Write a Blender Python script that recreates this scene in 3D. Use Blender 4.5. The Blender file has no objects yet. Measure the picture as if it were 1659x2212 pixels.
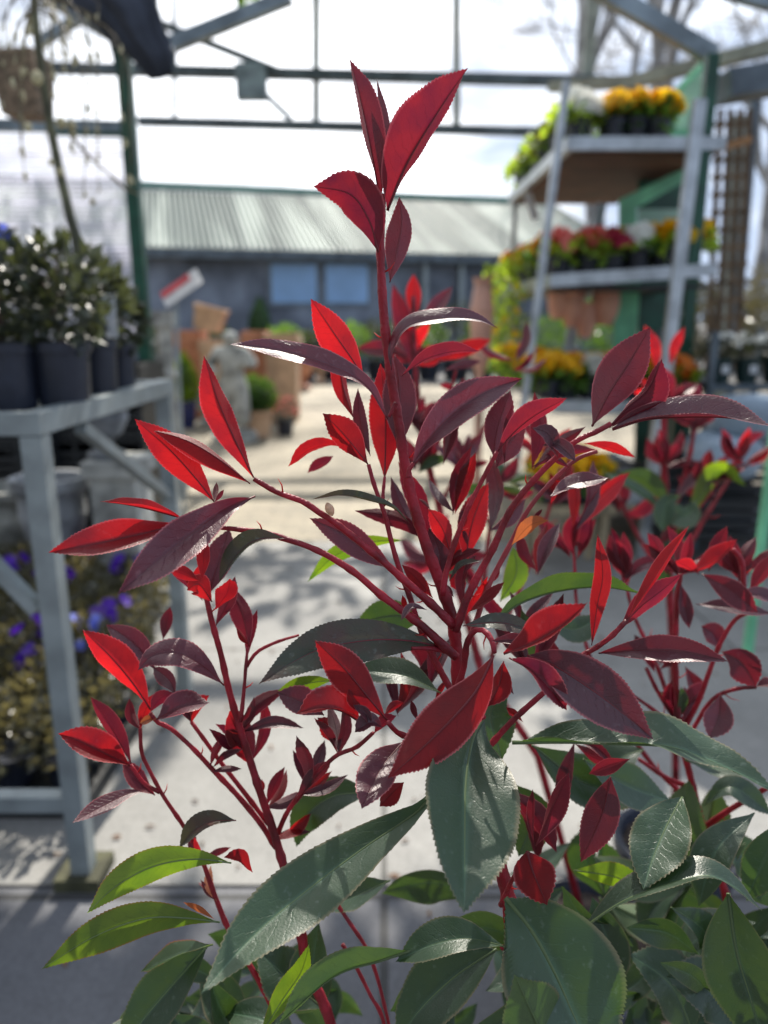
import bpy, bmesh, math, random
from mathutils import Vector, Matrix, noise
C = bpy.data.collections.new('scene'); bpy.context.scene.collection.children.link(C)
SC = bpy.context.scene
R = math.radians
rnd = random.Random(7)
# ---------------------------------------------------------------- camera
CAM_H = 1.05; PITCH = 14.2; FD = 1642.0; CX = 829.5; CY = 1106.0
cd = bpy.data.cameras.new('camera'); cam = bpy.data.objects.new('camera', cd); C.objects.link(cam)
cam.location = (0, 0, CAM_H); cam.rotation_euler = (R(90 - PITCH), 0, 0)
cd.sensor_fit = 'HORIZONTAL'; cd.sensor_width = 36; cd.lens = 36 * FD / 1659
cd.clip_start = .02; cd.clip_end = 500
cd.dof.use_dof = True; cd.dof.focus_distance = .415; cd.dof.aperture_fstop = 6.8; cd.dof.aperture_blades = 0
SC.camera = cam
CAM = Vector((0, 0, CAM_H))
FW = Vector((0, math.cos(R(PITCH)), -math.sin(R(PITCH)))); UP = Vector((0, math.sin(R(PITCH)), math.cos(R(PITCH))))
# ---------------------------------------------------------------- sky and sun
SUN_EL, SUN_AZ = 43, 7          # azimuth clockwise from +Y
w = bpy.data.worlds.new('World'); SC.world = w; w.use_nodes = True
nt = w.node_tree; nt.nodes.clear()
out = nt.nodes.new('ShaderNodeOutputWorld'); bg = nt.nodes.new('ShaderNodeBackground')
sky = nt.nodes.new('ShaderNodeTexSky'); sky.sky_type = 'NISHITA'; sky.sun_disc = False
sky.sun_elevation = R(SUN_EL); sky.sun_rotation = R(SUN_AZ); sky.dust_density = 2.0
tc = nt.nodes.new('ShaderNodeTexCoord'); mp = nt.nodes.new('ShaderNodeMapping'); mp.inputs['Scale'].default_value = (1, 1, 3.2)
nz = nt.nodes.new('ShaderNodeTexNoise'); nz.inputs['Scale'].default_value = 3.2; nz.inputs['Detail'].default_value = 7; nz.inputs['Roughness'].default_value = .58
cr = nt.nodes.new('ShaderNodeValToRGB'); cr.color_ramp.elements[0].position = .36; cr.color_ramp.elements[1].position = .60
mx = nt.nodes.new('ShaderNodeMixRGB'); mx.inputs['Color2'].default_value = (20, 20.6, 21.5, 1)
nt.links.new(tc.outputs['Generated'], mp.inputs['Vector']); nt.links.new(mp.outputs[0], nz.inputs['Vector'])
nt.links.new(nz.outputs['Fac'], cr.inputs[0]); nt.links.new(cr.outputs[0], mx.inputs['Fac'])
nz2 = nt.nodes.new('ShaderNodeTexNoise'); nz2.inputs['Scale'].default_value = 5.5; nz2.inputs['Detail'].default_value = 6
sx = nt.nodes.new('ShaderNodeSeparateXYZ'); ad = nt.nodes.new('ShaderNodeMath'); ad.operation = 'MULTIPLY_ADD'; ad.inputs[1].default_value = .85
cr2 = nt.nodes.new('ShaderNodeValToRGB'); cr2.color_ramp.elements[0].position = .46; cr2.color_ramp.elements[1].position = .78
mx2 = nt.nodes.new('ShaderNodeMixRGB'); mx2.inputs['Color2'].default_value = (6.0, 7.2, 9.4, 1)      # thin blue-grey cloud, denser towards the east
nt.links.new(mp.outputs[0], nz2.inputs['Vector']); nt.links.new(tc.outputs['Generated'], sx.inputs[0]); nt.links.new(sx.outputs[0], ad.inputs[0]); nt.links.new(nz2.outputs['Fac'], ad.inputs[2])
nt.links.new(ad.outputs[0], cr2.inputs[0]); nt.links.new(cr2.outputs[0], mx2.inputs['Fac']); nt.links.new(mx.outputs[0], mx2.inputs['Color1'])
dt = nt.nodes.new('ShaderNodeVectorMath'); dt.operation = 'DOT_PRODUCT'; dt.inputs[1].default_value = (math.sin(R(SUN_AZ)) * math.cos(R(SUN_EL)), math.cos(R(SUN_AZ)) * math.cos(R(SUN_EL)), math.sin(R(SUN_EL)))
mr = nt.nodes.new('ShaderNodeMapRange'); mr.inputs['From Min'].default_value = .05; mr.inputs['From Max'].default_value = .75; mr.inputs['To Min'].default_value = .20; mr.inputs['To Max'].default_value = 1.1
vs_ = nt.nodes.new('ShaderNodeVectorMath'); vs_.operation = 'SCALE'; vs_.inputs[0].default_value = (20, 20.6, 21.5)
nt.links.new(tc.outputs['Generated'], dt.inputs[0]); nt.links.new(dt.outputs['Value'], mr.inputs[0]); nt.links.new(mr.outputs[0], vs_.inputs['Scale']); nt.links.new(vs_.outputs[0], mx.inputs['Color2'])
nt.links.new(sky.outputs[0], mx.inputs['Color1']); nt.links.new(mx2.outputs[0], bg.inputs[0])
bg.inputs[1].default_value = .062; nt.links.new(bg.outputs[0], out.inputs[0])
sl = bpy.data.lights.new('sun', 'SUN'); sl.energy = 5; sl.angle = R(.5); sl.color = (1, .94, .84)
so = bpy.data.objects.new('sun', sl); C.objects.link(so)
SDIR = Vector((math.sin(R(SUN_AZ)) * math.cos(R(SUN_EL)), math.cos(R(SUN_AZ)) * math.cos(R(SUN_EL)), math.sin(R(SUN_EL))))
so.rotation_euler = SDIR.to_track_quat('Z', 'Y').to_euler(); so.location = (2, 6, 8)
SC.view_settings.view_transform = 'Standard'; SC.view_settings.look = 'None'
SC.view_settings.exposure = .85; SC.view_settings.gamma = 1
SC.cycles.max_bounces = 8; SC.cycles.transparent_max_bounces = 16; SC.cycles.caustics_reflective = False

# ---------------------------------------------------------------- pixel <-> world helpers (photo shown 1659 x 2212)
def P(x, y, d):
    return CAM + Vector((1, 0, 0)) * ((x - CX) / FD * d) + UP * ((CY - y) / FD * d) + FW * d
def ray(x, y): return Vector((1, 0, 0)) * ((x - CX) / FD) + UP * ((CY - y) / FD) + FW
def V(x, y, Y):
    r = ray(x, y); return CAM + r * (Y / r.y)
def Z(x, y, z):
    r = ray(x, y); return CAM + r * ((z - CAM_H) / r.z)
def G(x, y): return Z(x, y, 0)

# ---------------------------------------------------------------- object helpers
def tag(o, label=None, cat=None, group=None, kind=None):
    if label: o['label'] = label
    if cat: o['category'] = cat
    if group: o['group'] = group
    if kind: o['kind'] = kind
    return o
def empty(name, loc, label, cat, group=None, rz=0):
    o = bpy.data.objects.new(name, None); C.objects.link(o); o.location = loc; o.rotation_euler[2] = rz
    o.empty_display_size = .05
    return tag(o, label, cat, group)
def mesh(name, verts, faces, mat, parent=None, smooth=False, uv=None, world=True):
    me = bpy.data.meshes.new(name); me.from_pydata([tuple(v) for v in verts], [], faces); me.update()
    if smooth:
        for p in me.polygons: p.use_smooth = True
    if uv:
        ul = me.uv_layers.new(name='UVMap')
        for l in me.loops: ul.data[l.index].uv = uv[l.vertex_index]
    for m_ in (mat if isinstance(mat, (list, tuple)) else [mat]): me.materials.append(m_)
    o = bpy.data.objects.new(name, me); C.objects.link(o)
    if parent:
        o.parent = parent
        if world and not parent.parent: o.matrix_parent_inverse = Matrix.Translation(-Vector(parent.location))
    return o
class MB:
    def __init__(s): s.v = []; s.f = []; s.m = []
    def add(s, vs, fs, mi=0):
        b = len(s.v); s.v += [Vector(v) for v in vs]; s.f += [tuple(i + b for i in f) for f in fs]; s.m += [mi] * len(fs)
    def box(s, lo, hi, mi=0, rot=None, c=None):
        x0, y0, z0 = lo; x1, y1, z1 = hi
        vs = [Vector(p) for p in ((x0, y0, z0), (x1, y0, z0), (x1, y1, z0), (x0, y1, z0), (x0, y0, z1), (x1, y0, z1), (x1, y1, z1), (x0, y1, z1))]
        if rot is not None:
            c = Vector(c) if c is not None else sum(vs, Vector()) / 8
            vs = [rot @ (v - c) + c for v in vs]
        s.add(vs, [(0, 3, 2, 1), (4, 5, 6, 7), (0, 1, 5, 4), (1, 2, 6, 5), (2, 3, 7, 6), (3, 0, 4, 7)], mi)
    def beam(s, a, b, w, h, mi=0, up=(0, 0, 1)):
        a = Vector(a); b = Vector(b); t = (b - a).normalized(); u = Vector(up)
        if abs(t.dot(u)) > .98: u = Vector((0, 1, 0))
        sd = t.cross(u).normalized(); u = sd.cross(t).normalized()
        vs = []
        for p in (a, b):
            for i, j in ((-1, -1), (1, -1), (1, 1), (-1, 1)): vs.append(p + sd * (i * w / 2) + u * (j * h / 2))
        s.add(vs, [(0, 1, 2, 3), (7, 6, 5, 4), (0, 4, 5, 1), (1, 5, 6, 2), (2, 6, 7, 3), (3, 7, 4, 0)], mi)
    def tube(s, pts, r, n=8, mi=0, cap=True):
        pts = [Vector(p) for p in pts]; k = len(pts)
        rr = r if isinstance(r, (list, tuple)) else [r] * k
        u = None; b = len(s.v); vs = []
        for i, p in enumerate(pts):
            t = (pts[min(i + 1, k - 1)] - pts[max(i - 1, 0)]).normalized()
            if u is None:
                u = t.orthogonal().normalized()
            else:
                u = (u - t * u.dot(t)).normalized()
            w_ = t.cross(u)
            for j in range(n):
                a = 2 * math.pi * j / n; vs.append(p + (u * math.cos(a) + w_ * math.sin(a)) * rr[i])
        fs = [(i * n + j, i * n + (j + 1) % n, (i + 1) * n + (j + 1) % n, (i + 1) * n + j) for i in range(k - 1) for j in range(n)]
        if cap: fs += [tuple(range(n))[::-1], tuple((k - 1) * n + j for j in range(n))]
        s.add(vs, fs, mi)
    def lathe(s, c, prof, n=20, mi=0, sx=1, sy=1):
        c = Vector(c); vs = []; k = len(prof)
        for r, z in prof:
            for j in range(n):
                a = 2 * math.pi * j / n; vs.append(c + Vector((r * sx * math.cos(a), r * sy * math.sin(a), z)))
        fs = [(i * n + j, i * n + (j + 1) % n, (i + 1) * n + (j + 1) % n, (i + 1) * n + j) for i in range(k - 1) for j in range(n)]
        s.add(vs, fs, mi)
    def build(s, name, mat, parent=None, smooth=False, kind=None):
        o = mesh(name, s.v, s.f, mat, parent, smooth)
        for p, m_ in zip(o.data.polygons, s.m): p.material_index = m_
        if smooth:
            pass
        if kind: o['kind'] = kind
        return o
def catmull(pts, n):
    pts = [tuple(map(float, p)) for p in pts]
    if len(pts) == 2: pts = [pts[0], tuple((a + b) / 2 for a, b in zip(*pts)), pts[1]]
    ext = [tuple(2 * a - b for a, b in zip(pts[0], pts[1]))] + pts + [tuple(2 * a - b for a, b in zip(pts[-1], pts[-2]))]
    L = [0]
    for a, b in zip(pts, pts[1:]): L.append(L[-1] + math.dist(a[:2], b[:2]) + 1e-6)
    out_ = []
    for i in range(n + 1):
        s_ = L[-1] * i / n; k = 0
        while k < len(pts) - 2 and s_ > L[k + 1]: k += 1
        t = (s_ - L[k]) / (L[k + 1] - L[k]); p0, p1, p2, p3 = ext[k:k + 4]
        out_.append(tuple(.5 * (2 * b + (c - a) * t + (2 * a - 5 * b + 4 * c - d) * t * t + (3 * b - a - 3 * c + d) * t ** 3) for a, b, c, d in zip(p0, p1, p2, p3)))
    return out_

# ---------------------------------------------------------------- materials
def M(name, col, rough=.6, metal=0, var=.12, scale=8, bump=0, bscale=60, col2=None, spec=.5, trans=0, tcol=None, coord='Object', contrast=(.35, .65), detail=5, coat=0, mscale=None):
    m = bpy.data.materials.new(name); m.use_nodes = True; n = m.node_tree; b = n.nodes['Principled BSDF']
    b.inputs['Roughness'].default_value = rough; b.inputs['Metallic'].default_value = metal
    b.inputs['Specular IOR Level'].default_value = spec; b.inputs['Coat Weight'].default_value = coat
    t = n.nodes.new('ShaderNodeTexCoord'); z = n.nodes.new('ShaderNodeTexNoise'); z.inputs['Scale'].default_value = scale; z.inputs['Detail'].default_value = detail
    if mscale:
        mp_ = n.nodes.new('ShaderNodeMapping'); mp_.inputs['Scale'].default_value = mscale; n.links.new(t.outputs[coord], mp_.inputs['Vector']); n.links.new(mp_.outputs[0], z.inputs['Vector'])
    else: n.links.new(t.outputs[coord], z.inputs['Vector'])
    r = n.nodes.new('ShaderNodeValToRGB'); c2 = col2 or tuple(min(1, c * (1 + 2 * var)) for c in col)
    c1 = col if col2 else tuple(c * (1 - 1.5 * var) for c in col)
    r.color_ramp.elements[0].color = (*c1, 1); r.color_ramp.elements[1].color = (*c2, 1)
    r.color_ramp.elements[0].position, r.color_ramp.elements[1].position = contrast
    n.links.new(z.outputs['Fac'], r.inputs[0]); n.links.new(r.outputs[0], b.inputs['Base Color'])
    if bump:
        z2 = n.nodes.new('ShaderNodeTexNoise'); z2.inputs['Scale'].default_value = bscale; z2.inputs['Detail'].default_value = 4
        n.links.new(t.outputs[coord], z2.inputs['Vector']); bm = n.nodes.new('ShaderNodeBump'); bm.inputs['Strength'].default_value = bump; bm.inputs['Distance'].default_value = .01
        n.links.new(z2.outputs['Fac'], bm.inputs['Height']); n.links.new(bm.outputs[0], b.inputs['Normal'])
    if trans:
        tr = n.nodes.new('ShaderNodeBsdfTranslucent'); tr.inputs[0].default_value = (*(tcol or col), 1); ms = n.nodes.new('ShaderNodeMixShader'); ms.inputs[0].default_value = trans
        n.links.new(b.outputs[0], ms.inputs[1]); n.links.new(tr.outputs[0], ms.inputs[2]); n.links.new(ms.outputs[0], n.nodes['Material Output'].inputs[0])
    return m

def leafmat(name, top, under, tcol, trans=.45, rough_t=.38, rough_u=.6, rim=None, vein_t=.55, bump=.25, veinlight=0.0, blot=None, spec_t=.5, grey=0.0):
    """two-sided leaf: upper face / under face, light coming through, midrib and side veins from the leaf's own UV"""
    m = bpy.data.materials.new(name); m.use_nodes = True; T = m.node_tree; N = T.nodes; Lk = T.links.new
    b = N['Principled BSDF']; uv = N.new('ShaderNodeUVMap'); sp = N.new('ShaderNodeSeparateXYZ'); Lk(uv.outputs[0], sp.inputs[0])
    def math_(op, a, bb=None, clamp=False):
        k = N.new('ShaderNodeMath'); k.operation = op; k.use_clamp = clamp
        for i, v in enumerate((a, bb)):
            if v is None: continue
            if isinstance(v, (int, float)): k.inputs[i].default_value = v
            else: Lk(v, k.inputs[i])
        return k.outputs[0]
    def mixc(f, a, bb):
        k = N.new('ShaderNodeMixRGB')
        for i, v in ((0, f), (1, a), (2, bb)):
            if isinstance(v, tuple): k.inputs[i].default_value = (*v, 1)
            elif isinstance(v, (int, float)): k.inputs[i].default_value = v
            else: Lk(v, k.inputs[i])
        return k.outputs[0]
    au = math_('ABSOLUTE', math_('MULTIPLY', math_('SUBTRACT', sp.outputs[0], .5), 2))
    tc_ = N.new('ShaderNodeTexCoord')
    nz_ = N.new('ShaderNodeTexNoise'); nz_.inputs['Scale'].default_value = 7; nz_.inputs['Detail'].default_value = 3; Lk(uv.outputs[0], nz_.inputs['Vector'])
    warp = math_('MULTIPLY', math_('SUBTRACT', nz_.outputs['Fac'], .5), 1.3)
    s_ = math_('ADD', math_('SUBTRACT', math_('MULTIPLY', sp.outputs[1], 13), math_('MULTIPLY', au, 1.9)), warp)
    tri = math_('ABSOLUTE', math_('SUBTRACT', math_('FRACT', s_), .5))               # 0 at the vein
    lat = math_('SUBTRACT', 1, math_('MULTIPLY', tri, 12), True)
    lat = math_('MULTIPLY', lat, math_('SUBTRACT', 1, math_('MULTIPLY', au, .8), True))
    mid = math_('MULTIPLY', math_('SUBTRACT', 1, math_('MULTIPLY', au, 9), True), 1.15, True)
    vein = math_('MAXIMUM', mid, math_('MULTIPLY', lat, .6))
    oi = N.new('ShaderNodeObjectInfo')
    n2 = N.new('ShaderNodeTexNoise'); n2.inputs['Scale'].default_value = 55; n2.inputs['Detail'].default_value = 4; Lk(tc_.outputs['Object'], n2.inputs['Vector'])
    n3 = N.new('ShaderNodeTexNoise'); n3.inputs['Scale'].default_value = 900; n3.inputs['Detail'].default_value = 3; Lk(tc_.outputs['Object'], n3.inputs['Vector'])
    geo = N.new('ShaderNodeNewGeometry')
    top_ = mixc(math_('MULTIPLY', math_('SUBTRACT', n2.outputs['Fac'], .38, True), 2.2, True), top, blot or tuple(min(1, c * 1.5) for c in top))
    top_ = mixc(math_('MULTIPLY', lat, veinlight * .8), top_, tuple(min(1, c * 1.9 + .006) for c in top))
    n4 = N.new('ShaderNodeTexNoise'); n4.inputs['Scale'].default_value = 260; n4.inputs['Detail'].default_value = 2; Lk(tc_.outputs['Object'], n4.inputs['Vector'])
    top_ = mixc(math_('MULTIPLY', math_('SUBTRACT', n4.outputs['Fac'], .62, True), 5, True), top_, tuple(min(1, c * 1.3 + .07) for c in top))
    top_ = mixc(math_('MULTIPLY', mid, veinlight), top_, tuple(min(1, c * 3.5 + .02) for c in top))
    base = mixc(geo.outputs['Backfacing'], top_, mixc(math_('MULTIPLY', vein, .35), under, tuple(c * .55 for c in under)))
    if rim:
        edge = math_('MULTIPLY', math_('SUBTRACT', au, .90, True), 12, True)
        base = mixc(edge, base, rim)
    hsv = N.new('ShaderNodeHueSaturation'); Lk(base, hsv.inputs['Color']); Lk(math_('ADD', .8, math_('MULTIPLY', oi.outputs['Random'], .4)), hsv.inputs['Value'])
    Lk(hsv.outputs[0], b.inputs['Base Color'])
    Lk(math_('ADD', math_('ADD', rough_t, math_('MULTIPLY', geo.outputs['Backfacing'], rough_u - rough_t)), math_('MULTIPLY', math_('SUBTRACT', n3.outputs['Fac'], .5), .3)), b.inputs['Roughness'])
    b.inputs['Specular IOR Level'].default_value = spec_t; b.inputs['Coat Weight'].default_value = .12 if spec_t > .7 else .0; b.inputs['Coat Roughness'].default_value = .46
    bh = math_('ADD', math_('MULTIPLY', vein, -.6), math_('ADD', math_('MULTIPLY', n3.outputs['Fac'], .5), math_('MULTIPLY', n2.outputs['Fac'], .8)))
    bm = N.new('ShaderNodeBump'); bm.inputs['Strength'].default_value = bump; bm.inputs['Distance'].default_value = .0006; Lk(bh, bm.inputs['Height']); Lk(bm.outputs[0], b.inputs['Normal'])
    tr = N.new('ShaderNodeBsdfTranslucent')
    tcl = mixc(math_('MULTIPLY', vein, vein_t), tcol, tuple(c * .18 for c in tcol))
    tcl = mixc(math_('MULTIPLY', math_('SUBTRACT', n2.outputs['Fac'], .42, True), 2.6, True), tcl, (tcol[0] * .32, tcol[1] * .5, tcol[2] * 1.2))
    hs2 = N.new('ShaderNodeHueSaturation'); Lk(tcl, hs2.inputs['Color']); Lk(math_('ADD', .62, math_('MULTIPLY', oi.outputs['Random'], .60)), hs2.inputs['Value'])
    Lk(hs2.outputs[0], tr.inputs[0])
    ms = N.new('ShaderNodeMixShader'); ms.inputs[0].default_value = trans
    Lk(b.outputs[0], ms.inputs[1]); Lk(tr.outputs[0], ms.inputs[2]); Lk(ms.outputs[0], N['Material Output'].inputs[0])
    return m
LM = {
 'R': leafmat('young leaf scarlet', (.15, .014, .018), (.17, .012, .016), (.72, .014, .018), .50, .42, .6, rim=(.75, .22, .22), bump=.55),
 'M': leafmat('young leaf crimson', (.11, .014, .022), (.13, .014, .022), (.33, .015, .030), .44, .42, .6, rim=(.65, .18, .18), bump=.55),
 'P': leafmat('young leaf purple', (.080, .016, .028), (.11, .015, .025), (.24, .009, .018), .34, .42, .6, rim=(.55, .15, .16), spec_t=.8, bump=.8),
 'O': leafmat('turning leaf bronze green', (.022, .036, .020), (.09, .09, .045), (.15, .12, .02), .22, .38, .6, blot=(.095, .022, .020), spec_t=.6, bump=.6),
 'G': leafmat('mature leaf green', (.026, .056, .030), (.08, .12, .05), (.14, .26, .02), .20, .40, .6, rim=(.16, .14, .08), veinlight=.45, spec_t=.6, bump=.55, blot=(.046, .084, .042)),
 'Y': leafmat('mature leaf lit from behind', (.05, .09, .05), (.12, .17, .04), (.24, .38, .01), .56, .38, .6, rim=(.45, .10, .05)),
 'N': leafmat('orange bract leaf', (.35, .09, .03), (.35, .10, .04), (.85, .22, .06), .5, .45, .6),
}
m_stem = M('young red bark', (.22, .012, .024), .40, var=.4, scale=60, bump=.25, bscale=500, trans=.25, tcol=(.75, .03, .05))
m_stemp = M('pink young bark', (.30, .05, .06), .4, var=.2, scale=60, trans=.25, tcol=(.7, .08, .08))
m_stemb = M('old brown bark', (.055, .020, .016), .55, var=.3, scale=60, bump=.3, bscale=300)
m_stip = M('red stipule', (.45, .03, .03), .45, trans=.5, tcol=(.9, .05, .04))
m_galv = M('galvanised steel', (.31, .35, .355), .45, metal=.4, var=.10, scale=14, bump=.05)
m_galvs = M('worn galvanised angle', (.42, .45, .47), .38, metal=.55, var=.14, scale=12, bump=.06)
m_tube = M('canopy steel tube', (.24, .29, .32), .45, metal=.4, var=.2, scale=6)
m_tubed = M('dark canopy steel', (.10, .125, .145), .5, metal=.3, var=.2, scale=6)
m_mull = M('pale timber mullion', (.30, .32, .27), .6, var=.15)
m_gpost = M('dark green paint', (.007, .065, .036), .42, var=.18, scale=10, bump=.05)
m_gmint = M('light green paint', (.20, .60, .34), .45, var=.15, scale=8)
m_mint = M('mint panel', (.50, .70, .60), .5, var=.05, trans=.4, tcol=(.6, .85, .72))
m_pot = M('black plastic pot', (.020, .024, .038), .42, var=.2, scale=12, bump=.1, bscale=120)
m_crate = M('black plastic crate', (.010, .012, .014), .5, var=.2)
m_navy = M('navy glazed pot', (.012, .02, .09), .2, var=.2)
m_terra = M('terracotta', (.46, .20, .11), .75, var=.15, scale=6, bump=.15)
m_tan = M('pale terracotta', (.52, .33, .20), .75, var=.15, scale=5, bump=.15)
m_orange = M('orange glaze', (.95, .46, .32), .45, var=.1)
m_stone = M('weathered cast stone', (.34, .34, .31), .85, var=.3, scale=9, bump=.4, bscale=30)
m_stoned = M('grey slate stone', (.22, .23, .24), .8, var=.3, scale=9, bump=.4, bscale=30)
m_wood = M('raw timber', (.30, .24, .15), .8, var=.25, scale=14, bump=.3)
m_trel = M('brown trellis timber', (.13, .085, .05), .8, var=.25, scale=14, bump=.3)
m_brown = M('brown plywood', (.10, .042, .026), .7, var=.25, scale=4)
m_cloth = M('charcoal shade cloth', (.030, .035, .048), .85, var=.35, scale=5, bump=.3)
m_white = M('white card', (.80, .80, .80), .22, var=.04, spec=1, trans=.6, tcol=(.97, .97, .97))
m_redc = M('red card', (.60, .05, .06), .3, var=.1)
m_label = M('white plant label', (.78, .80, .82), .5, var=.05, trans=.3, tcol=(.8, .8, .8))
m_sack = M('grey blue plastic wrap', (.26, .33, .40), .35, var=.15, scale=5, bump=.3, bscale=14)
FOL = {
 'dark': M('dark shrub leaves', (.024, .032, .018), .42, var=.5, scale=30, trans=.22, tcol=(.12, .14, .04), spec=.7),
 'mid': M('mid green leaves', (.05, .11, .025), .42, var=.35, scale=30, trans=.4, tcol=(.25, .45, .04)),
 'lime': M('lime leaves', (.16, .26, .03), .45, var=.3, scale=30, trans=.5, tcol=(.55, .75, .05)),
 'olive': M('olive brown leaves', (.055, .055, .025), .30, var=.5, scale=40, trans=.3, tcol=(.26, .22, .08), spec=1),
 'conifer': M('conifer needles', (.035, .08, .02), .6, var=.4, scale=12, trans=.3, tcol=(.18, .34, .03)),
 'golden': M('golden conifer', (.12, .20, .015), .6, var=.4, scale=8, trans=.4, tcol=(.50, .62, .03)),
 'grey': M('silver leaves', (.22, .28, .20), .6, var=.3, scale=20, trans=.3, tcol=(.4, .5, .3)),
}
def petal(name, c, t=None): return M(name, c, .55, var=.12, scale=40, trans=.4, tcol=t or c)
PET = {'yellow': petal('yellow petals', (.85, .50, .01), (.95, .62, .02)), 'orange': petal('orange petals', (.85, .26, .02)), 'red': petal('crimson petals', (.42, .02, .06)),
 'pink': petal('coral petals', (.80, .22, .18)), 'white': petal('white petals', (.80, .80, .74)), 'violet': petal('violet petals', (.09, .015, .42), (.16, .03, .7)), 'blue': petal('lavender blue petals', (.18, .22, .72), (.26, .32, .95))}

# ================================================================= setting
def ground_mat():
    m = M('yard asphalt', (.10, .10, .105), .85, var=.2, scale=30, bump=.5, bscale=200); return m
def slab_mat(name, c1, c2, mortar, sx, sy, msize, off=.0, stain=.35):
    m = bpy.data.materials.new(name); m.use_nodes = True; n = m.node_tree; b = n.nodes['Principled BSDF']; b.inputs['Roughness'].default_value = .8
    t = n.nodes.new('ShaderNodeTexCoord'); br = n.nodes.new('ShaderNodeTexBrick'); br.inputs['Scale'].default_value = 1
    br.inputs['Brick Width'].default_value = sx; br.inputs['Row Height'].default_value = sy; br.inputs['Mortar Size'].default_value = msize; br.offset = off
    br.inputs['Color1'].default_value = (*c1, 1); br.inputs['Color2'].default_value = (*c2, 1); br.inputs['Mortar'].default_value = (*mortar, 1)
    n.links.new(t.outputs['Object'], br.inputs['Vector'])
    z = n.nodes.new('ShaderNodeTexNoise'); z.inputs['Scale'].default_value = 2.2; z.inputs['Detail'].default_value = 8; z.inputs['Roughness'].default_value = .65; n.links.new(t.outputs['Object'], z.inputs['Vector'])
    z2 = n.nodes.new('ShaderNodeTexNoise'); z2.inputs['Scale'].default_value = 140; z2.inputs['Detail'].default_value = 3; n.links.new(t.outputs['Object'], z2.inputs['Vector'])
    r = n.nodes.new('ShaderNodeMapRange'); r.inputs['From Min'].default_value = .3; r.inputs['From Max'].default_value = .7; r.inputs['To Min'].default_value = 1 - stain; r.inputs['To Max'].default_value = 1.08; n.links.new(z.outputs['Fac'], r.inputs[0])
    r2 = n.nodes.new('ShaderNodeMapRange'); r2.inputs['From Min'].default_value = .3; r2.inputs['From Max'].default_value = .7; r2.inputs['To Min'].default_value = .82; r2.inputs['To Max'].default_value = 1.12; n.links.new(z2.outputs['Fac'], r2.inputs[0])
    mu = n.nodes.new('ShaderNodeMath'); mu.operation = 'MULTIPLY'; n.links.new(r.outputs[0], mu.inputs[0]); n.links.new(r2.outputs[0], mu.inputs[1])
    mc = n.nodes.new('ShaderNodeVectorMath'); mc.operation = 'SCALE'; n.links.new(br.outputs['Color'], mc.inputs[0]); n.links.new(mu.outputs[0], mc.inputs['Scale']); n.links.new(mc.outputs[0], b.inputs['Base Color'])
    bp = n.nodes.new('ShaderNodeBump'); bp.inputs['Strength'].default_value = .3; bp.inputs['Distance'].default_value = .004; n.links.new(z2.outputs['Fac'], bp.inputs['Height']); n.links.new(bp.outputs[0], b.inputs['Normal'])
    return m
def sheet(name, x0, y0, x1, y1, z, mat):
    o = mesh(name, [(x0, y0, z), (x1, y0, z), (x1, y1, z), (x0, y1, z)], [(0, 1, 2, 3)], mat); tag(o, kind='structure'); return o
sheet('ground', -150, -60, 150, 240, 0, ground_mat())
Y1 = G(829, 1920).y
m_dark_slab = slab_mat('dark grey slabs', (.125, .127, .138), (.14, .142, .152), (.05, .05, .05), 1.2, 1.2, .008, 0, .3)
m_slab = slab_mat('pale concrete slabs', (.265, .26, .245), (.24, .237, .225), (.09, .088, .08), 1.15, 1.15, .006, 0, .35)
m_block = slab_mat('buff block paving', (.33, .28, .195), (.26, .225, .16), (.18, .155, .115), .21, .105, .006, .5, .40)
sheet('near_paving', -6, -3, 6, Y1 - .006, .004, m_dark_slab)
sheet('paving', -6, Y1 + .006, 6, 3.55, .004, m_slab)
sheet('paved_yard', -12, 3.56, 14, 12.6, .004, m_block)

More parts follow.
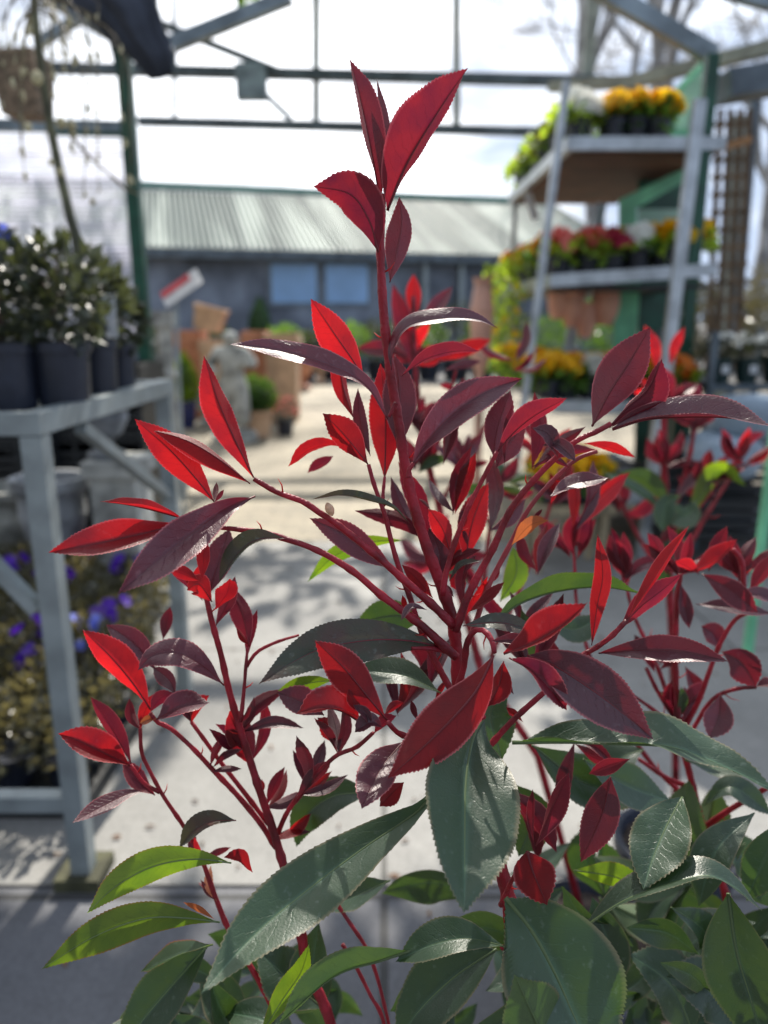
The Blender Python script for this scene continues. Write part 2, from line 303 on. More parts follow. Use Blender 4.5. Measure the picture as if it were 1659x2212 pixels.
# ---- far shed
SY = 18.0
def shed():
    a = V(296, 548, SY); b = V(1262, 590, SY); ez = 2.62; x0, x1 = -10.5, b.x + 1.5
    o = empty('timber_shed', (0, SY, 0), 'long grey timber shed with pale green corrugated roof across the far yard', 'shed', rz=R(15))
    wm = slab_mat('grey weathered boards', (.13, .15, .18), (.16, .18, .21), (.06, .07, .09), .16, 4, .012, 0, .3)
    wm.node_tree.nodes['Principled BSDF'].inputs['Roughness'].default_value = .8
    # boards as real vertical ribs
    mb = MB(); x = x0
    while x < x1:
        mb.box((x, SY + rnd.uniform(-.012, .0), 0), (x + .15, SY + .06, ez - .05)); x += .158
    mb.box((x0, SY + .06, 0), (x1, SY + 5, ez - .05)); mb.build('wall', M('grey board cladding', (.19, .215, .26), .8, var=.3, scale=1.2), o)
    rm = M('translucent corrugated sheet', (.19, .235, .22), .62, spec=.25, scale=1, mscale=(1.5, .10, .10), contrast=(.44, .58), col2=(.52, .57, .52))  # pale streaks down the slope put glare into the roof colour
    ry = SY + 4.4; rz = 4.32; n = 520; vs = []; fs = []
    for i in range(n + 1):
        xx = x0 - .3 + (x1 - x0 + .6) * i / n; dz = .05 * (1 if (i // 2) % 2 else -1)
        vs += [(xx, SY - .35, ez - .18 + dz), (xx, ry, rz + dz)]
    fs = [(2 * i, 2 * i + 2, 2 * i + 3, 2 * i + 1) for i in range(n)]
    r_ = mesh('roof', vs, fs, rm, o)
    mb = MB(); mb.box((x0 - .3, ry - .12, rz), (x1 + .3, ry + .15, rz + .15)); mb.build('ridge_cap', m_gpost2, o)
    mb = MB(); mb.box((x0 - .3, SY - .42, ez - .33), (x1 + .3, SY - .36, ez - .14)); mb.build('gutter', m_tubed, o)
    fm = M('window frame paint', (.20, .24, .28), .5)
    gm = M('pale blue window film', (.30, .50, .78), .25, var=.08, scale=1)  # reflected sky is put into the pane's blue base colour
    for (xa, xb) in ((585, 681), (700, 792)):
        p = V(xa, 574, SY - .03); q = V(xb, 655, SY - .03)
        mb = MB(); mb.box((p.x - .08, SY - .05, q.z - .08), (q.x + .08, SY - .013, p.z + .08)); f = mb.build('window', fm, o)
        mb = MB(); mb.box((p.x, SY - .075, q.z), (q.x, SY - .052, p.z)); mb.build('pane', gm, f)
    for xa in (920, 1005, 1090):
        p = V(xa, 560, SY - .1); mb = MB(); mb.beam((p.x, SY - .1, 0), (p.x, SY - .1, ez - .3), .12, .12); mb.build('downpipe', m_galv, o)
m_gpost2 = M('sea green trim', (.05, .22, .17), .5, var=.1)
shed()

# ---- canopy structure of the plant yard
def canopy():
    o = empty('canopy_frame', (V(303, 600, 4).x, 4, 0), 'steel frame of the open plant canopy overhead', 'canopy')
    def bm(name, a, b, w_, h_, m=m_tubed):
        mb = MB(); mb.beam(a, b, w_, h_); return mb.build(name, m, o)
    FY = 8.0
    bm('beam', V(-260, 138, FY), V(1345, 178, FY), .11, .085)
    bm('beam', V(300, 262, FY), V(1230, 287, FY), .10, .075)
    for x, ya, yb in ((683, -90, 268), (986, -90, 276), (377, -20, 262)):
        m_ = m_mull if x > 500 else m_tubed
        bm('mullion', V(x, ya, FY + .1), V(x, yb, FY + .1), .065 if x > 500 else .03, .05, m_)
    bm('mullion', V(1283, -60, FY + .1), V(1262, 290, FY + .1), .11, .07, m_mull)
    bm('strut', V(628, -8, 5), V(372, 96, 5), .075, .075, m_tube)
    bm('strut', V(340, 48, FY - .1), V(604, 155, FY - .1), .06, .06)
    bm('strut', V(212, 14, 4.6), V(86, 92, 4.6), .05, .05, m_tube)
    bm('strut', V(90, -10, 4.6), V(245, 82, 4.6), .075, .05, m_tube)
    bm('strut', V(575, 205, FY), V(628, 258, FY), .05, .05, m_tube)
    bm('strut', V(240, 82, 4.1), V(288, 285, 4.1), .026, .026)
    bm('rail', V(-160, 268, 4.2), V(292, 276, 4.2), .05, .055, m_tube)
    bm('rail', V(120, 288, 4.15), V(292, 292, 4.15), .02, .02, m_gpost)
    bm('rafter', V(1280, -32, 3.75), V(1541, 121, 3.75), .06, .07, m_tube)
    bm('rafter', V(1190, 188, 5.2), V(1372, 176, 4.7), .06, .06, m_mull)
    bm('rafter', V(1372, 176, 4.7), V(1720, 88, 3.9), .06, .06, m_mull)
    bm('brace', V(1345, 182, 4.9), V(1392, 240, 4.9), .05, .05)
    bm('fascia', V(1560, 190, 4.0), V(1800, 150, 4.0), .2, .12)
    bm('rail', V(1530, 182, 4.4), V(1800, 186, 4.4), .05, .09)
    bm('rafter', V(1570, -20, 3.4), V(1800, 40, 3.4), .05, .05, m_tube)
    for x, ya in ((1632, 190),):
        bm('post', V(x, ya, 5.0), Vector((V(x, 400, 5).x, 5.0, 0)), .05, .05, m_tubed)
    mb = MB(); p = V(545, 180, FY - .1); mb.box((p.x - .14, FY - .2, p.z - .15), (p.x + .14, FY - .07, p.z + .15)); mb.build('light_box', m_tube, o)
    p = V(1585, 560, 5.2); mb = MB(); mb.beam((p.x, 5.2, 0), (V(1596, 250, 5.2).x, 5.2, V(1596, 250, 5.2).z), .085, .05); mb.build('post', m_mull, o)
canopy()
def gpost(px, Y, ytop, wd, label):
    b = V(px, 600, Y); top = V(px, ytop, Y).z
    o = empty('green_post', (b.x, Y, 0), label, 'post')
    mb = MB(); mb.box((b.x - wd / 2, Y - wd / 2, 0.01), (b.x + wd / 2, Y + wd / 2, top)); mb.build('post_shaft', m_gpost, o)
    mb = MB(); mb.box((b.x - .08, Y - .08, 0), (b.x + .08, Y + .08, .01)); mb.build('base_plate', m_gpost, o)
    mb = MB()
    for k in range(7): 
        z_ = .4 + k * .33
        if z_ < top: mb.box((b.x - wd / 2 - .004, Y - .012, z_), (b.x - wd / 2, Y + .012, z_ + .03))
    mb.build('bracket', m_galv, o)
gpost(303, 4.0, 72, .062, 'slender dark green steel post beside the potted shrubs on the left')
gpost(1493, 3.65, 118, .052, 'dark green steel post at the right end of the flower display')

# bunched shade cloth
def bunch():
    pts = [(150, -60), (235, -10), (278, 40), (300, 75), (330, 115), (350, 165)]
    rad = [.16, .17, .15, .11, .085, .045]
    vs = []; fs = []; n = 48; pp = catmull([(x, y, 0) for x, y in pts], 26)
    for i, (x, y, _) in enumerate(pp):
        c = V(x, y, 3.95); t = i / 26 * (len(rad) - 1); k = min(int(t), len(rad) - 2); r_ = rad[k] + (rad[k + 1] - rad[k]) * (t - k)
        for j in range(n):
            a = 2 * math.pi * j / n; rr = r_ * (1 + .16 * math.sin(5 * a + i * .12) + .10 * math.sin(11 * a + 1 + i * .3) + .12 * noise.noise(Vector((i * .2, j * .2, 3))))
            vs.append(c + Vector((math.cos(a) * rr, math.sin(a) * rr * .5, math.sin(a + .6) * rr * .45)))
    fs = [(i * n + j, i * n + (j + 1) % n, (i + 1) * n + (j + 1) % n, (i + 1) * n + j) for i in range(26) for j in range(n)]
    fs += [tuple(range(n))[::-1], tuple(26 * n + j for j in range(n))]
    o = mesh('shade_cloth', vs, fs, m_cloth, smooth=True); tag(o, 'bunched charcoal shade cloth tied up above the left green post', 'shade cloth')
bunch()
def net():
    a = V(-170, 292, 4.35); b = V(296, 292, 4.35); z0 = .95; z1 = a.z
    o = empty('shade_netting', (b.x, 4.35, 0), 'fine white windbreak netting stretched between canopy posts on the left', 'netting')
    mb = MB(); n = 120
    for i in range(n + 1):
        x = a.x + (b.x - a.x) * i / n; mb.box((x - .0014, 4.349, z0), (x + .0014, 4.351, z1))
    k = 44
    for i in range(k + 1):
        z = z0 + (z1 - z0) * i / k; mb.box((a.x, 4.352, z - (.0045 if i % 5 else .009)), (b.x, 4.354, z + (.0045 if i % 5 else .009)))
    mb.build('mesh_strands', M('white net strand', (.78, .78, .84), .5, trans=.6, tcol=(.9, .9, .97)), o)
net()

# ---- bare trees
def tree(px, Yw, h, r0, seed, label, spread=.55, lean=0):
    rg = random.Random(seed); b = V(px, 600, Yw); base = Vector((b.x, Yw, 0))
    o = empty('bare_tree', base, label, 'tree', 'bare winter trees behind the yard')
    trunk = MB(); br = MB()
    def grow(p, d, L, r, lv):
        k = 4; pts = [p]; r = max(r, .022); rr = [r]
        for i in range(k):
            d = (d + Vector((rg.uniform(-1, 1), rg.uniform(-1, 1), rg.uniform(-.3, .5))) * (.10 if lv == 0 else .22)).normalized()
            p = p + d * L / k; pts.append(p); rr.append(r * (1 - .38 * (i + 1) / k))
        (trunk if lv < 2 else br).tube(pts, rr, 7 if lv < 2 else (4 if lv < 4 else 3), cap=False)
        if lv >= 6: return
        nb = 5 if lv == 0 else (3 if lv < 5 else 4)
        for q in range(nb):
            ax = Vector((rg.uniform(-1, 1), rg.uniform(-1, 1), rg.uniform(-.2, .4)))
            nd = (d + ax * spread * (1.3 if lv else 1)).normalized()
            grow(pts[-1] if q < 2 else pts[rg.randint(2, k)], nd, L * rg.uniform(.62, .85), rr[-1] * rg.uniform(.55, .8), lv + 1)
    grow(base, Vector((lean, 0, 1)).normalized(), h * .32, r0, 0)
    bk = M('winter bark %d' % seed, (.33, .32, .31), .85, var=.25, scale=2)
    trunk.build('trunk', bk, o, smooth=True); br.build('crown', bk, o)
tree(1292, 26, 25, .38, 3, 'tall bare forked tree rising behind the flower display, nearest to the shed roof', .6)
tree(1425, 30, 31, .44, 12, 'bare tree with a thick straight trunk behind the middle of the flower display', .5)
tree(1640, 24, 20, .30, 5, 'bare tree behind the wooden trellis at the far right', .6)

# ---- leafy masses
def cloud(c, rad, n, size, seed, box=False, elong=2.2, shell=.45):
    """n small folded leaves spread through an ellipsoid"""
    rg = random.Random(seed); vs = []; fs = []; c = Vector(c)
    for i in range(n):
        while True:
            v = Vector((rg.uniform(-1, 1), rg.uniform(-1, 1), rg.uniform(-1, 1)))
            if box or shell < v.length < 1: break
        f = noise.noise(v * 2.3 + Vector((seed, 0, 0)))
        if f < -.25: continue
        p = c + Vector((v.x * rad[0], v.y * rad[1], v.z * rad[2])) * (1 + .22 * f)
        d = (v + Vector((rg.gauss(0, .6), rg.gauss(0, .6), rg.gauss(.3, .5)))).normalized(); s = d.cross(Vector((rg.gauss(0, 1), rg.gauss(0, 1), rg.gauss(0, 1)))).normalized()
        up = s.cross(d); L = size * rg.uniform(.6, 1.25); W_ = L / elong
        b = len(vs); vs += [p, p + d * L * .5 + s * W_ * .5 + up * W_ * .18, p + d * L, p + d * L * .5 - s * W_ * .5 + up * W_ * .18]
        fs += [(b, b + 1, b + 2), (b, b + 2, b + 3)]
    return vs, fs
def blooms(c, rad, n, size, seed, zmin=.1, flat=False):
    rg = random.Random(seed); vs = []; fs = []; c = Vector(c)
    for i in range(n):
        while True:
            v = Vector((rg.uniform(-1, 1), rg.uniform(-1, 1), rg.uniform(zmin, 1)))
            if .55 < v.length < 1.05: break
        p = c + Vector((v.x * rad[0], v.y * rad[1], v.z * rad[2])); nn = (v + Vector((0, -.8, .3)) + Vector((rg.gauss(0, .3), rg.gauss(0, .3), rg.gauss(0, .3)))).normalized()
        a = nn.orthogonal().normalized(); b_ = nn.cross(a); s = size * rg.uniform(.75, 1.2); o0 = rg.uniform(0, 6)
        for k in range(5):
            t = o0 + k * 2 * math.pi / 5; q = len(vs)
            e = a * math.cos(t) + b_ * math.sin(t); e1 = a * math.cos(t - .62) + b_ * math.sin(t - .62); e2 = a * math.cos(t + .62) + b_ * math.sin(t + .62)
            vs += [p, p + e1 * s * .85 + nn * s * .22, p + e * s * 1.0 + nn * s * .12, p + e2 * s * .85 + nn * s * .22]; fs += [(q, q + 1, q + 2), (q, q + 2, q + 3)]
    return vs, fs
def potprof(r, h, rim=.012, taper=.78):
    return [(0.001, .004), (r * taper, 0), (r * .965, h * .86), (r + rim * .3, h * .86), (r + rim * .4, h), (r - .006, h), (r - .012, h * .9), (.001, h * .9)]
def pot(c, r, h, mat, parent, name='pot', n=24, taper=.78):
    mb = MB(); mb.lathe(c, potprof(r, h, taper=taper), n); return mb.build(name, mat, parent, smooth=False)
def dupe(o, loc, label=None, rz=0):
    r = o.copy(); C.objects.link(r); r.location = loc; r.rotation_euler[2] = rz
    if label: r['label'] = label
    for ch in o.children:
        c = ch.copy(); C.objects.link(c); c.parent = r
        for g in ch.children:
            d = g.copy(); C.objects.link(d); d.parent = c
    return r

# ---- left steel bench
BX = -.575; BY0 = 1.245; BY1 = 1.93; BZ = .885
def bench():
    o = empty('plant_bench', (BX, BY0, 0), 'galvanised steel plant bench carrying black potted shrubs on the left', 'bench')
    def bm(n, a, b, w_=.036, h_=.036, m=m_galv):
        mb = MB(); mb.beam(a, b, w_, h_); return mb.build(n, m, o)
    bm('leg', (BX, BY0, .03), (BX, BY0, BZ - .02)); bm('leg', (BX + .02, BY1, .03), (BX + .02, BY1, BZ - .02))
    bm('leg', (BX - 1.5, BY0, .03), (BX - 1.5, BY0, BZ - .02)); bm('leg', (BX - 1.5, BY1, .03), (BX - 1.5, BY1, BZ - .02))
    bm('long_rail', (BX - 1.52, BY0 - .0, BZ), (BX + .018, BY0 - .0, BZ), .036, .036)
    bm('side_rail', (BX, BY0 + .019, BZ), (BX + .02, BY1 + .03, BZ), .036, .036)
    bm('long_rail', (BX - 1.52, BY1 + .0, BZ - .001), (BX + .0, BY1 + .0, BZ - .001), .034, .034)
    a = V(172, 908, 1.5); b = V(345, 1072, BY1 - .03)
    bm('brace', (BX + .006, 1.42, BZ - .03), (BX + .018, BY1 - .02, b.z), .022, .022)
    bm('brace', V(-70, 1160, BY0 + .002), (BX - .03, BY0 + .002, V(60, 1318, BY0).z), .028, .02)
    bm('lower_rail', (BX - 1.5, BY0, V(50, 1730, BY0).z), (BX - .019, BY0, V(50, 1730, BY0).z), .03, .032)
    mb = MB(); y = BY0 + .03
    while y < BY1 - .03: mb.box((BX - 1.5, y, BZ - .016), (BX - .02, y + .035, BZ - .004)); y += .075
    mb.build('slatted_top', m_galv, o)
    mb = MB(); mb.box((BX - 1.49, BY0 + .025, BZ - .024), (BX - .024, BY1 - .025, BZ - .0165)); mb.build('drip_tray', m_crate, o)  # solid tray added beneath the slats to shade the space under the bench
    for q in ((BX, BY0), (BX - 1.5, BY0)):
        mb = MB(); mb.box((q[0] - .045, q[1] - .035, .005), (q[0] + .04, q[1] + .05, .03)); mb.build('foot_block', M('mossy timber block', (.10, .10, .05), .85, var=.4), o)
    mb = MB(); mb.box((BX - 1.5, BY1 + .02, .30), (BX - .04, BY1 + .03, BZ - .03)); 
bench()
# black potted shrubs on the bench
BPOT = [(22, 1.40, .112), (143, 1.44, .106), (222, 1.62, .078), (270, 1.78, .066), (-110, 1.42, .10), (80, 1.70, .08)]
lab = ['black potted leafy shrub on the bench, cut off by the left edge of the photo', 'black potted leafy shrub on the bench, second pot from the left edge', 'black potted leafy shrub on the bench, third along beside a pale tag', 'small black potted shrub on the bench, nearest to the green post', 'black potted shrub on the bench outside the left edge', 'black potted shrub in the back row of the bench, behind the second pot']
for i, (px, Yw, wd) in enumerate(BPOT):
    p = V(px, 880, Yw); r = wd / 2; c = Vector((p.x, Yw, BZ))
    h = .125 if i != 3 else .11
    o = empty('potted_shrub', c, lab[i], 'potted shrub', 'potted shrubs on the steel bench')
    mb = MB(); prof = potprof(r, h, .010, .84); mb.lathe(c, prof, 28); mb.build('pot', m_pot, o)
    top = c + Vector((0, 0, h)); hh = [.17, .17, .15, .12, .17, .16][i]
    vs, fs = cloud(top + Vector((0, 0, hh * .48)), (r * 1.55, r * 1.5, hh * .58), [520, 520, 400, 300, 200, 380][i], .034, 20 + i, elong=1.9, shell=.2)
    mesh('foliage', vs, fs, FOL['dark'], o)
    mb = MB(); rg = random.Random(i)
    for k in range(6):
        a = rg.uniform(0, 6.28); mb.tube([top - Vector((0, 0, .015)), top + Vector((math.cos(a) * .015, math.sin(a) * .015, hh * .5)), top + Vector((math.cos(a) * .04, math.sin(a) * .04, hh * .95))], [.003, .002, .001], 5)
    mb.build('stem', m_stemb, o)
    if i == 2:
        q = V(238, 680, Yw - .04); mb = MB(); mb.box((q.x - .012, q.y, q.z - .045), (q.x + .012, q.y + .001, q.z + .04)); mb.build('tag', m_label, o)
q = V(14, 515, 1.42); vs, fs = blooms(q, (.028, .02, .02), 7, .018, 4, zmin=-.5); 
o = mesh('lilac_flower', vs, fs, PET['blue'], smooth=False); tag(o, 'lilac blue flower head above the shrubs at the left edge', 'flower')

# weeping willow standard with catkins
def willow():
    base = V(172, 600, 1.9); base.z = BZ
    o = empty('weeping_willow', base, 'leaning weeping willow with hanging catkin twigs behind the bench pots', 'willow')
    pts = [(178, 760), (170, 560), (148, 455), (118, 320), (97, 200), (78, 60), (70, -60)]
    mb = MB(); pp = [V(x, y, 1.9) for x, y in pts]; pp[0].z = BZ + .01
    mb.tube([Vector(p) for p in catmull([tuple(p) for p in pp], 24)], [.014 - .005 * i / 24 for i in range(25)], 8)
    mb.build('trunk', M('olive willow bark', (.10, .10, .055), .7, var=.3, scale=20), o, smooth=True)
    rg = random.Random(3); tw = MB(); cks = []
    for k in range(26):
        x = rg.uniform(-20, 290); y = rg.uniform(-60, 120); Yt = rg.uniform(1.7, 2.3); pts = []; x0 = 85
        y0 = rg.uniform(-60, 30)
        n = 9; L = rg.uniform(120, 420); dx = rg.uniform(-14, 22)
        for i in range(n):
            t = i / (n - 1); pts.append(V(x0 + (x - x0) * min(1, t * 2.2) + dx * t + rg.uniform(-4, 4), y0 + (L) * t ** 1.5, Yt))
        tw.tube(pts, [.0022 - .0014 * i / n for i in range(n)], 4)
        for i in range(2, n):
            if rg.random() < .40 and len(cks) < 86:
                p = pts[i]; s = rg.uniform(.006, .012)
                ck = MB(); cks.append(ck); ck.tube([p, p + Vector((rg.uniform(-.006, .006), 0, -s)), p + Vector((rg.uniform(-.006, .006), 0, -s * 2.2))], [s * .3, s * .55, s * .15], 6)
    for (a, b) in (((150, 290), (240, 380)), ((240, 380), (298, 420))): tw.tube([V(*a, 1.9), V((a[0] + b[0]) / 2, (a[1] + b[1]) / 2 + 6, 1.9), V(*b, 1.9)], [.004, .0035, .002], 5)
    for (x, y, r_) in ((80, 168, .014), (132, 265, .012), (155, 272, .011), (60, 275, .010), (158, 292, .008), (200, 436, .007), (110, 350, .007), (130, 372, .008)):
        ck = MB(); cks.append(ck); ck.lathe(V(x, y, 1.85), [(.0005, -r_ * 1.2), (r_ * .8, -r_ * .6), (r_, 0), (r_ * .7, r_ * .7), (.0005, r_ * 1.1)], 8)
    tw.build('twig', M('willow twig', (.14, .11, .06), .6, var=.3), o); mk = M('cream catkin', (.55, .52, .36), .8, var=.2, trans=.3, tcol=(.6, .55, .35))
    for ck in cks: ck.build('catkin', mk, o)
willow()
def basket():
    p = V(48, 190, 3.4); s = .095
    o = empty('hanging_basket', (p.x, 3.4, p.z - .12), 'square brown wicker hanging basket beneath the canopy at upper left', 'basket')
    mb = MB()
    mb.add([(p.x - .085, 3.3, p.z + .11), (p.x + .095, 3.3, p.z + .12), (p.x + .095, 3.5, p.z + .12), (p.x - .085, 3.5, p.z + .11), (p.x - .065, 3.33, p.z - .11), (p.x + .085, 3.33, p.z - .11), (p.x + .085, 3.48, p.z - .11), (p.x - .065, 3.48, p.z - .11)],
           [(0, 1, 2, 3), (7, 6, 5, 4), (0, 4, 5, 1), (1, 5, 6, 2), (2, 6, 7, 3), (3, 7, 4, 0)]); mb.build('basket_body', M('woven brown', (.20, .14, .09), .8, var=.35, scale=40, bump=.5, bscale=80), o)
    mb = MB()
    for sx in (-.08, .09): mb.tube([(p.x + sx, 3.4, p.z + .11), (p.x, 3.4, p.z + .5)], .003, 5)
    mb.build('hanger', m_tubed, o)
basket()

# statues and urns behind the bench
def statue(px, py_base, h, mat, label, extra=None):
    g = G(px, py_base); return figure((g.x, g.y, .006), h, mat, label)
def figure(c, h, mat, label, name='garden_statue'):
    c = Vector(c); o = empty(name, c, label, 'statue')
    mb = MB(); mb.lathe(c, [(.001, 0), (h * .20, 0), (h * .20, h * .06), (h * .17, h * .08), (h * .165, h * .10), (.001, h * .10)], 24); mb.build('plinth', mat, o)
    chain = [('hipc', 0, 0, .50, .10), ('waist', 0, 0, .60, .078), ('chest', 0, 0, .72, .095), ('neck', 0, 0, .815, .036), ('head', 0, -.01, .885, .066), ('crown', 0, -.005, .955, .045),
      ('shl', -.10, 0, .77, .05), ('ell', -.17, -.03, .64, .036), ('hal', -.09, -.13, .60, .028), ('shr', .10, 0, .77, .05), ('elr', .18, -.02, .66, .036), ('har', .10, -.12, .68, .028),
      ('hl', -.055, 0, .44, .085), ('kl', -.06, -.02, .28, .078), ('fl', -.055, 0, .11, .085), ('hr', .055, 0, .44, .085), ('kr', .06, -.04, .28, .078), ('fr', .055, 0, .11, .085)]
    ed = [('hipc', 'waist'), ('waist', 'chest'), ('chest', 'neck'), ('neck', 'head'), ('head', 'crown'), ('chest', 'shl'), ('shl', 'ell'), ('ell', 'hal'), ('chest', 'shr'), ('shr', 'elr'), ('elr', 'har'), ('hipc', 'hl'), ('hl', 'kl'), ('kl', 'fl'), ('hipc', 'hr'), ('hr', 'kr'), ('kr', 'fr')]
    b = bmesh.new(); sk = b.verts.layers.skin.verify(); vv = {}
    for k, x, y, z, r in chain:
        v = b.verts.new(Vector((x * 1.15, y * 1.1, z)) * h + c); v[sk].radius = (r * h * 1.2, r * h * 1.2); v[sk].use_root = (k == 'hipc'); vv[k] = v
    for p, q in ed: b.edges.new((vv[p], vv[q]))
    me = bpy.data.meshes.new('body'); b.to_mesh(me); b.free(); me.materials.append(mat)
    ob = bpy.data.objects.new('body', me); C.objects.link(ob); ob.parent = o; ob.matrix_parent_inverse = Matrix.Translation(-c)
    md = ob.modifiers.new('skin', 'SKIN'); md.use_smooth_shade = True
    sb = ob.modifiers.new('sub', 'SUBSURF'); sb.levels = 2; sb.render_levels = 2
    return o
statue(508, 952, 1.0, m_stone, 'pale stone garden statue of a standing figure on the paving')
def urn(c, r, h, mat, label, prof=None):
    c = Vector(c); o = empty('stone_urn', c, label, 'urn')
    mb = MB(); mb.lathe(c, [(.001, 0), (r * .75, 0), (r * .75, h * .10), (r * .35, h * .16), (r * .30, h * .32), (r * .7, h * .45), (r * .98, h * .72), (r * .95, h * .86), (r * 1.15, h * .93), (r * 1.15, h), (r * .95, h), (r * .85, h * .80), (.001, h * .78)], 26)
    mb.build('urn_body', mat, o, smooth=False)
def stack_block(px0, px1, pyt, Yw, z0, mat, name, label, cat):
    a = V(px0, pyt, Yw); b = V(px1, pyt, Yw); o = empty(name, ((a.x + b.x) / 2, Yw + .1, z0), label, cat)
    mb = MB(); mb.box((a.x + .01, Yw + .01, z0), (b.x - .01, Yw + .2, a.z - .05)); mb.build('pedestal_body', mat, o)
    mb = MB(); mb.box((a.x - .01, Yw - .01, a.z - .05), (b.x + .01, Yw + .22, a.z)); mb.build('cap', mat, o)
stack_block(180, 292, 1000, 2.55, .0, m_stone, 'stone_pedestal', 'grey stone pedestal standing under the bench behind its brace', 'pedestal')
urn((V(232, 1000, 2.65).x, 2.65, V(180, 1000, 2.55).z + .002), .085, .19, m_stoned, 'small grey stone urn on the pedestal behind the bench brace')
urn((V(120, 1150, 2.7).x, 2.7, .0), .12, .5, m_stoned, 'grey stone urn on the ground directly behind the front bench leg')
urn((V(40, 1150, 2.9).x, 2.9, .0), .13, .42, m_stone, 'pale stone urn on the ground near the left edge under the bench')
a = V(330, 660, 4.6); b = V(372, 660, 4.6)
def column():
    x = (a.x + b.x) / 2; o = empty('stone_column', (x, 4.6, 0), 'mossy pale stone column pedestal just right of the left green post', 'pedestal')
    h = a.z - .12; r = (b.x - a.x) / 2
    mb = MB(); mb.box((x - r * 1.2, 4.6 - r * 1.2, 0), (x + r * 1.2, 4.6 + r * 1.2, .1)); mb.build('base', m_stone, o)
    mb = MB(); mb.lathe((x, 4.6, .1), [(r, 0), (r * .85, .04), (r * .8, h * .6), (r, h * .62), (r * .8, h * .66), (r * .78, h - .1)], 16); mb.build('shaft', m_stone, o)
    mb = MB(); mb.box((x - r * 1.15, 4.6 - r * 1.15, h), (x + r * 1.15, 4.6 + r * 1.15, h + .09)); mb.build('cap', m_stone, o)
column()
# dark crates behind bench
for i, (px, Yw, hh, wd) in enumerate(((-30, 3.3, .82, .6), (165, 3.35, .86, .62), (-330, 3.3, .8, .5))):
    p = V(px, 1000, Yw); o = empty('plastic_pallet', (p.x, Yw, 0), ['black plastic crate stack behind the bench near the left edge', 'black plastic crate stack behind the stone pedestal', 'black plastic crate stack beyond the left edge behind the bench'][i], 'crate stack')
    for k in range(5):
        z0 = k * hh / 5; mb = MB(); x0, x1 = p.x - wd / 2, p.x + wd / 2
        mb.box((x0, Yw, z0 + .004), (x1, Yw + .4, z0 + .02)); 
        for q in range(3): mb.box((x0, Yw, z0 + .03 + q * .04), (x1, Yw + .012, z0 + .055 + q * .04))
        mb.box((x0, Yw + .388, z0 + .02), (x1, Yw + .4, z0 + hh / 5)); mb.box((x0, Yw + .012, z0 + .02), (x0 + .012, Yw + .388, z0 + hh / 5)); mb.box((x1 - .012, Yw + .012, z0 + .02), (x1, Yw + .388, z0 + hh / 5))
        for q in range(5): xx = x0 + (wd - .02) * q / 4; mb.box((xx, Yw - .002, z0 + .004), (xx + .02, Yw + .0, z0 + hh / 5 - .002))
        mb.build('crate', m_crate, o)

# ---- pansies beside and below the bench
protos = {}
def pansy_proto(key, pcol, fcol, seed):
    o = empty('pansy_plant', (0, 0, 0), 'violet pansy', 'pansy plant')
    mb = MB(); mb.lathe((0, 0, 0), potprof(.05, .075), 14); mb.build('pot', m_pot, o)
    vs, fs = cloud((0, 0, .115), (.082, .082, .075), 330, .026, seed, shell=.1, elong=1.6); mesh('foliage', vs, fs, FOL[fcol], o)
    if pcol:
        vs, fs = blooms((0, 0, .125), (.075, .075, .075), 5, .021, seed + 1); tag(mesh('flower', vs, fs, PET[pcol], o), kind='stuff')
    return o
def scatter(items, protos_, group, labels):
    for i, (loc, key) in enumerate(items):
        if key not in used: o = protos_[key]; used.add(key); o.location = loc
        else: o = dupe(protos_[key], loc, rz=(i * 2.4) % 6.28)
        o['label'] = labels[key]; o['group'] = group
        o.rotation_euler[2] = (i * 2.4) % 6.28
        if 'primrose' in group: o.scale = (1.22, 1.22, 1.22)
used = set()
pp = {'a': pansy_proto('a', 'violet', 'olive', 50), 'b': pansy_proto('b', 'blue', 'olive', 60), 'c': pansy_proto('c', None, 'olive', 70)}
items = []; k = 0; rg = random.Random(5)
for j in range(9):
    for i in range(6):
        x = -.72 - i * .14 + rg.uniform(-.03, .03) - max(0, j - 3) * .035; y = 1.52 + j * .145 + rg.uniform(-.02, .02)
        items.append(((x, y, .03 + (.0 if j < 3 else .03)), 'ccacbccca'[(i * 7 + j * 5) % 9]))
for pr in pp.values():
    for ch in pr.children: ch.matrix_parent_inverse.identity()
scatter(items, pp, 'pansies on the ground under and beside the bench', {'a': 'potted pansy with deep violet flowers on the ground by the bench', 'b': 'potted pansy with lavender blue flowers on the ground by the bench', 'c': 'potted pansy with no open flowers on the ground by the bench'})
mb = MB(); mb.box((-1.6, 1.43, .006), (-.64, 1.445, .045)); mb.box((-.655, 1.445, .006), (-.64, 2.0, .045)); mb.box((-1.6, 1.445, .006), (-.655, 2.0, .028))
o = mb.build('carry_tray', m_crate); tag(o, 'long shallow black tray under the pansies by the bench', 'tray')

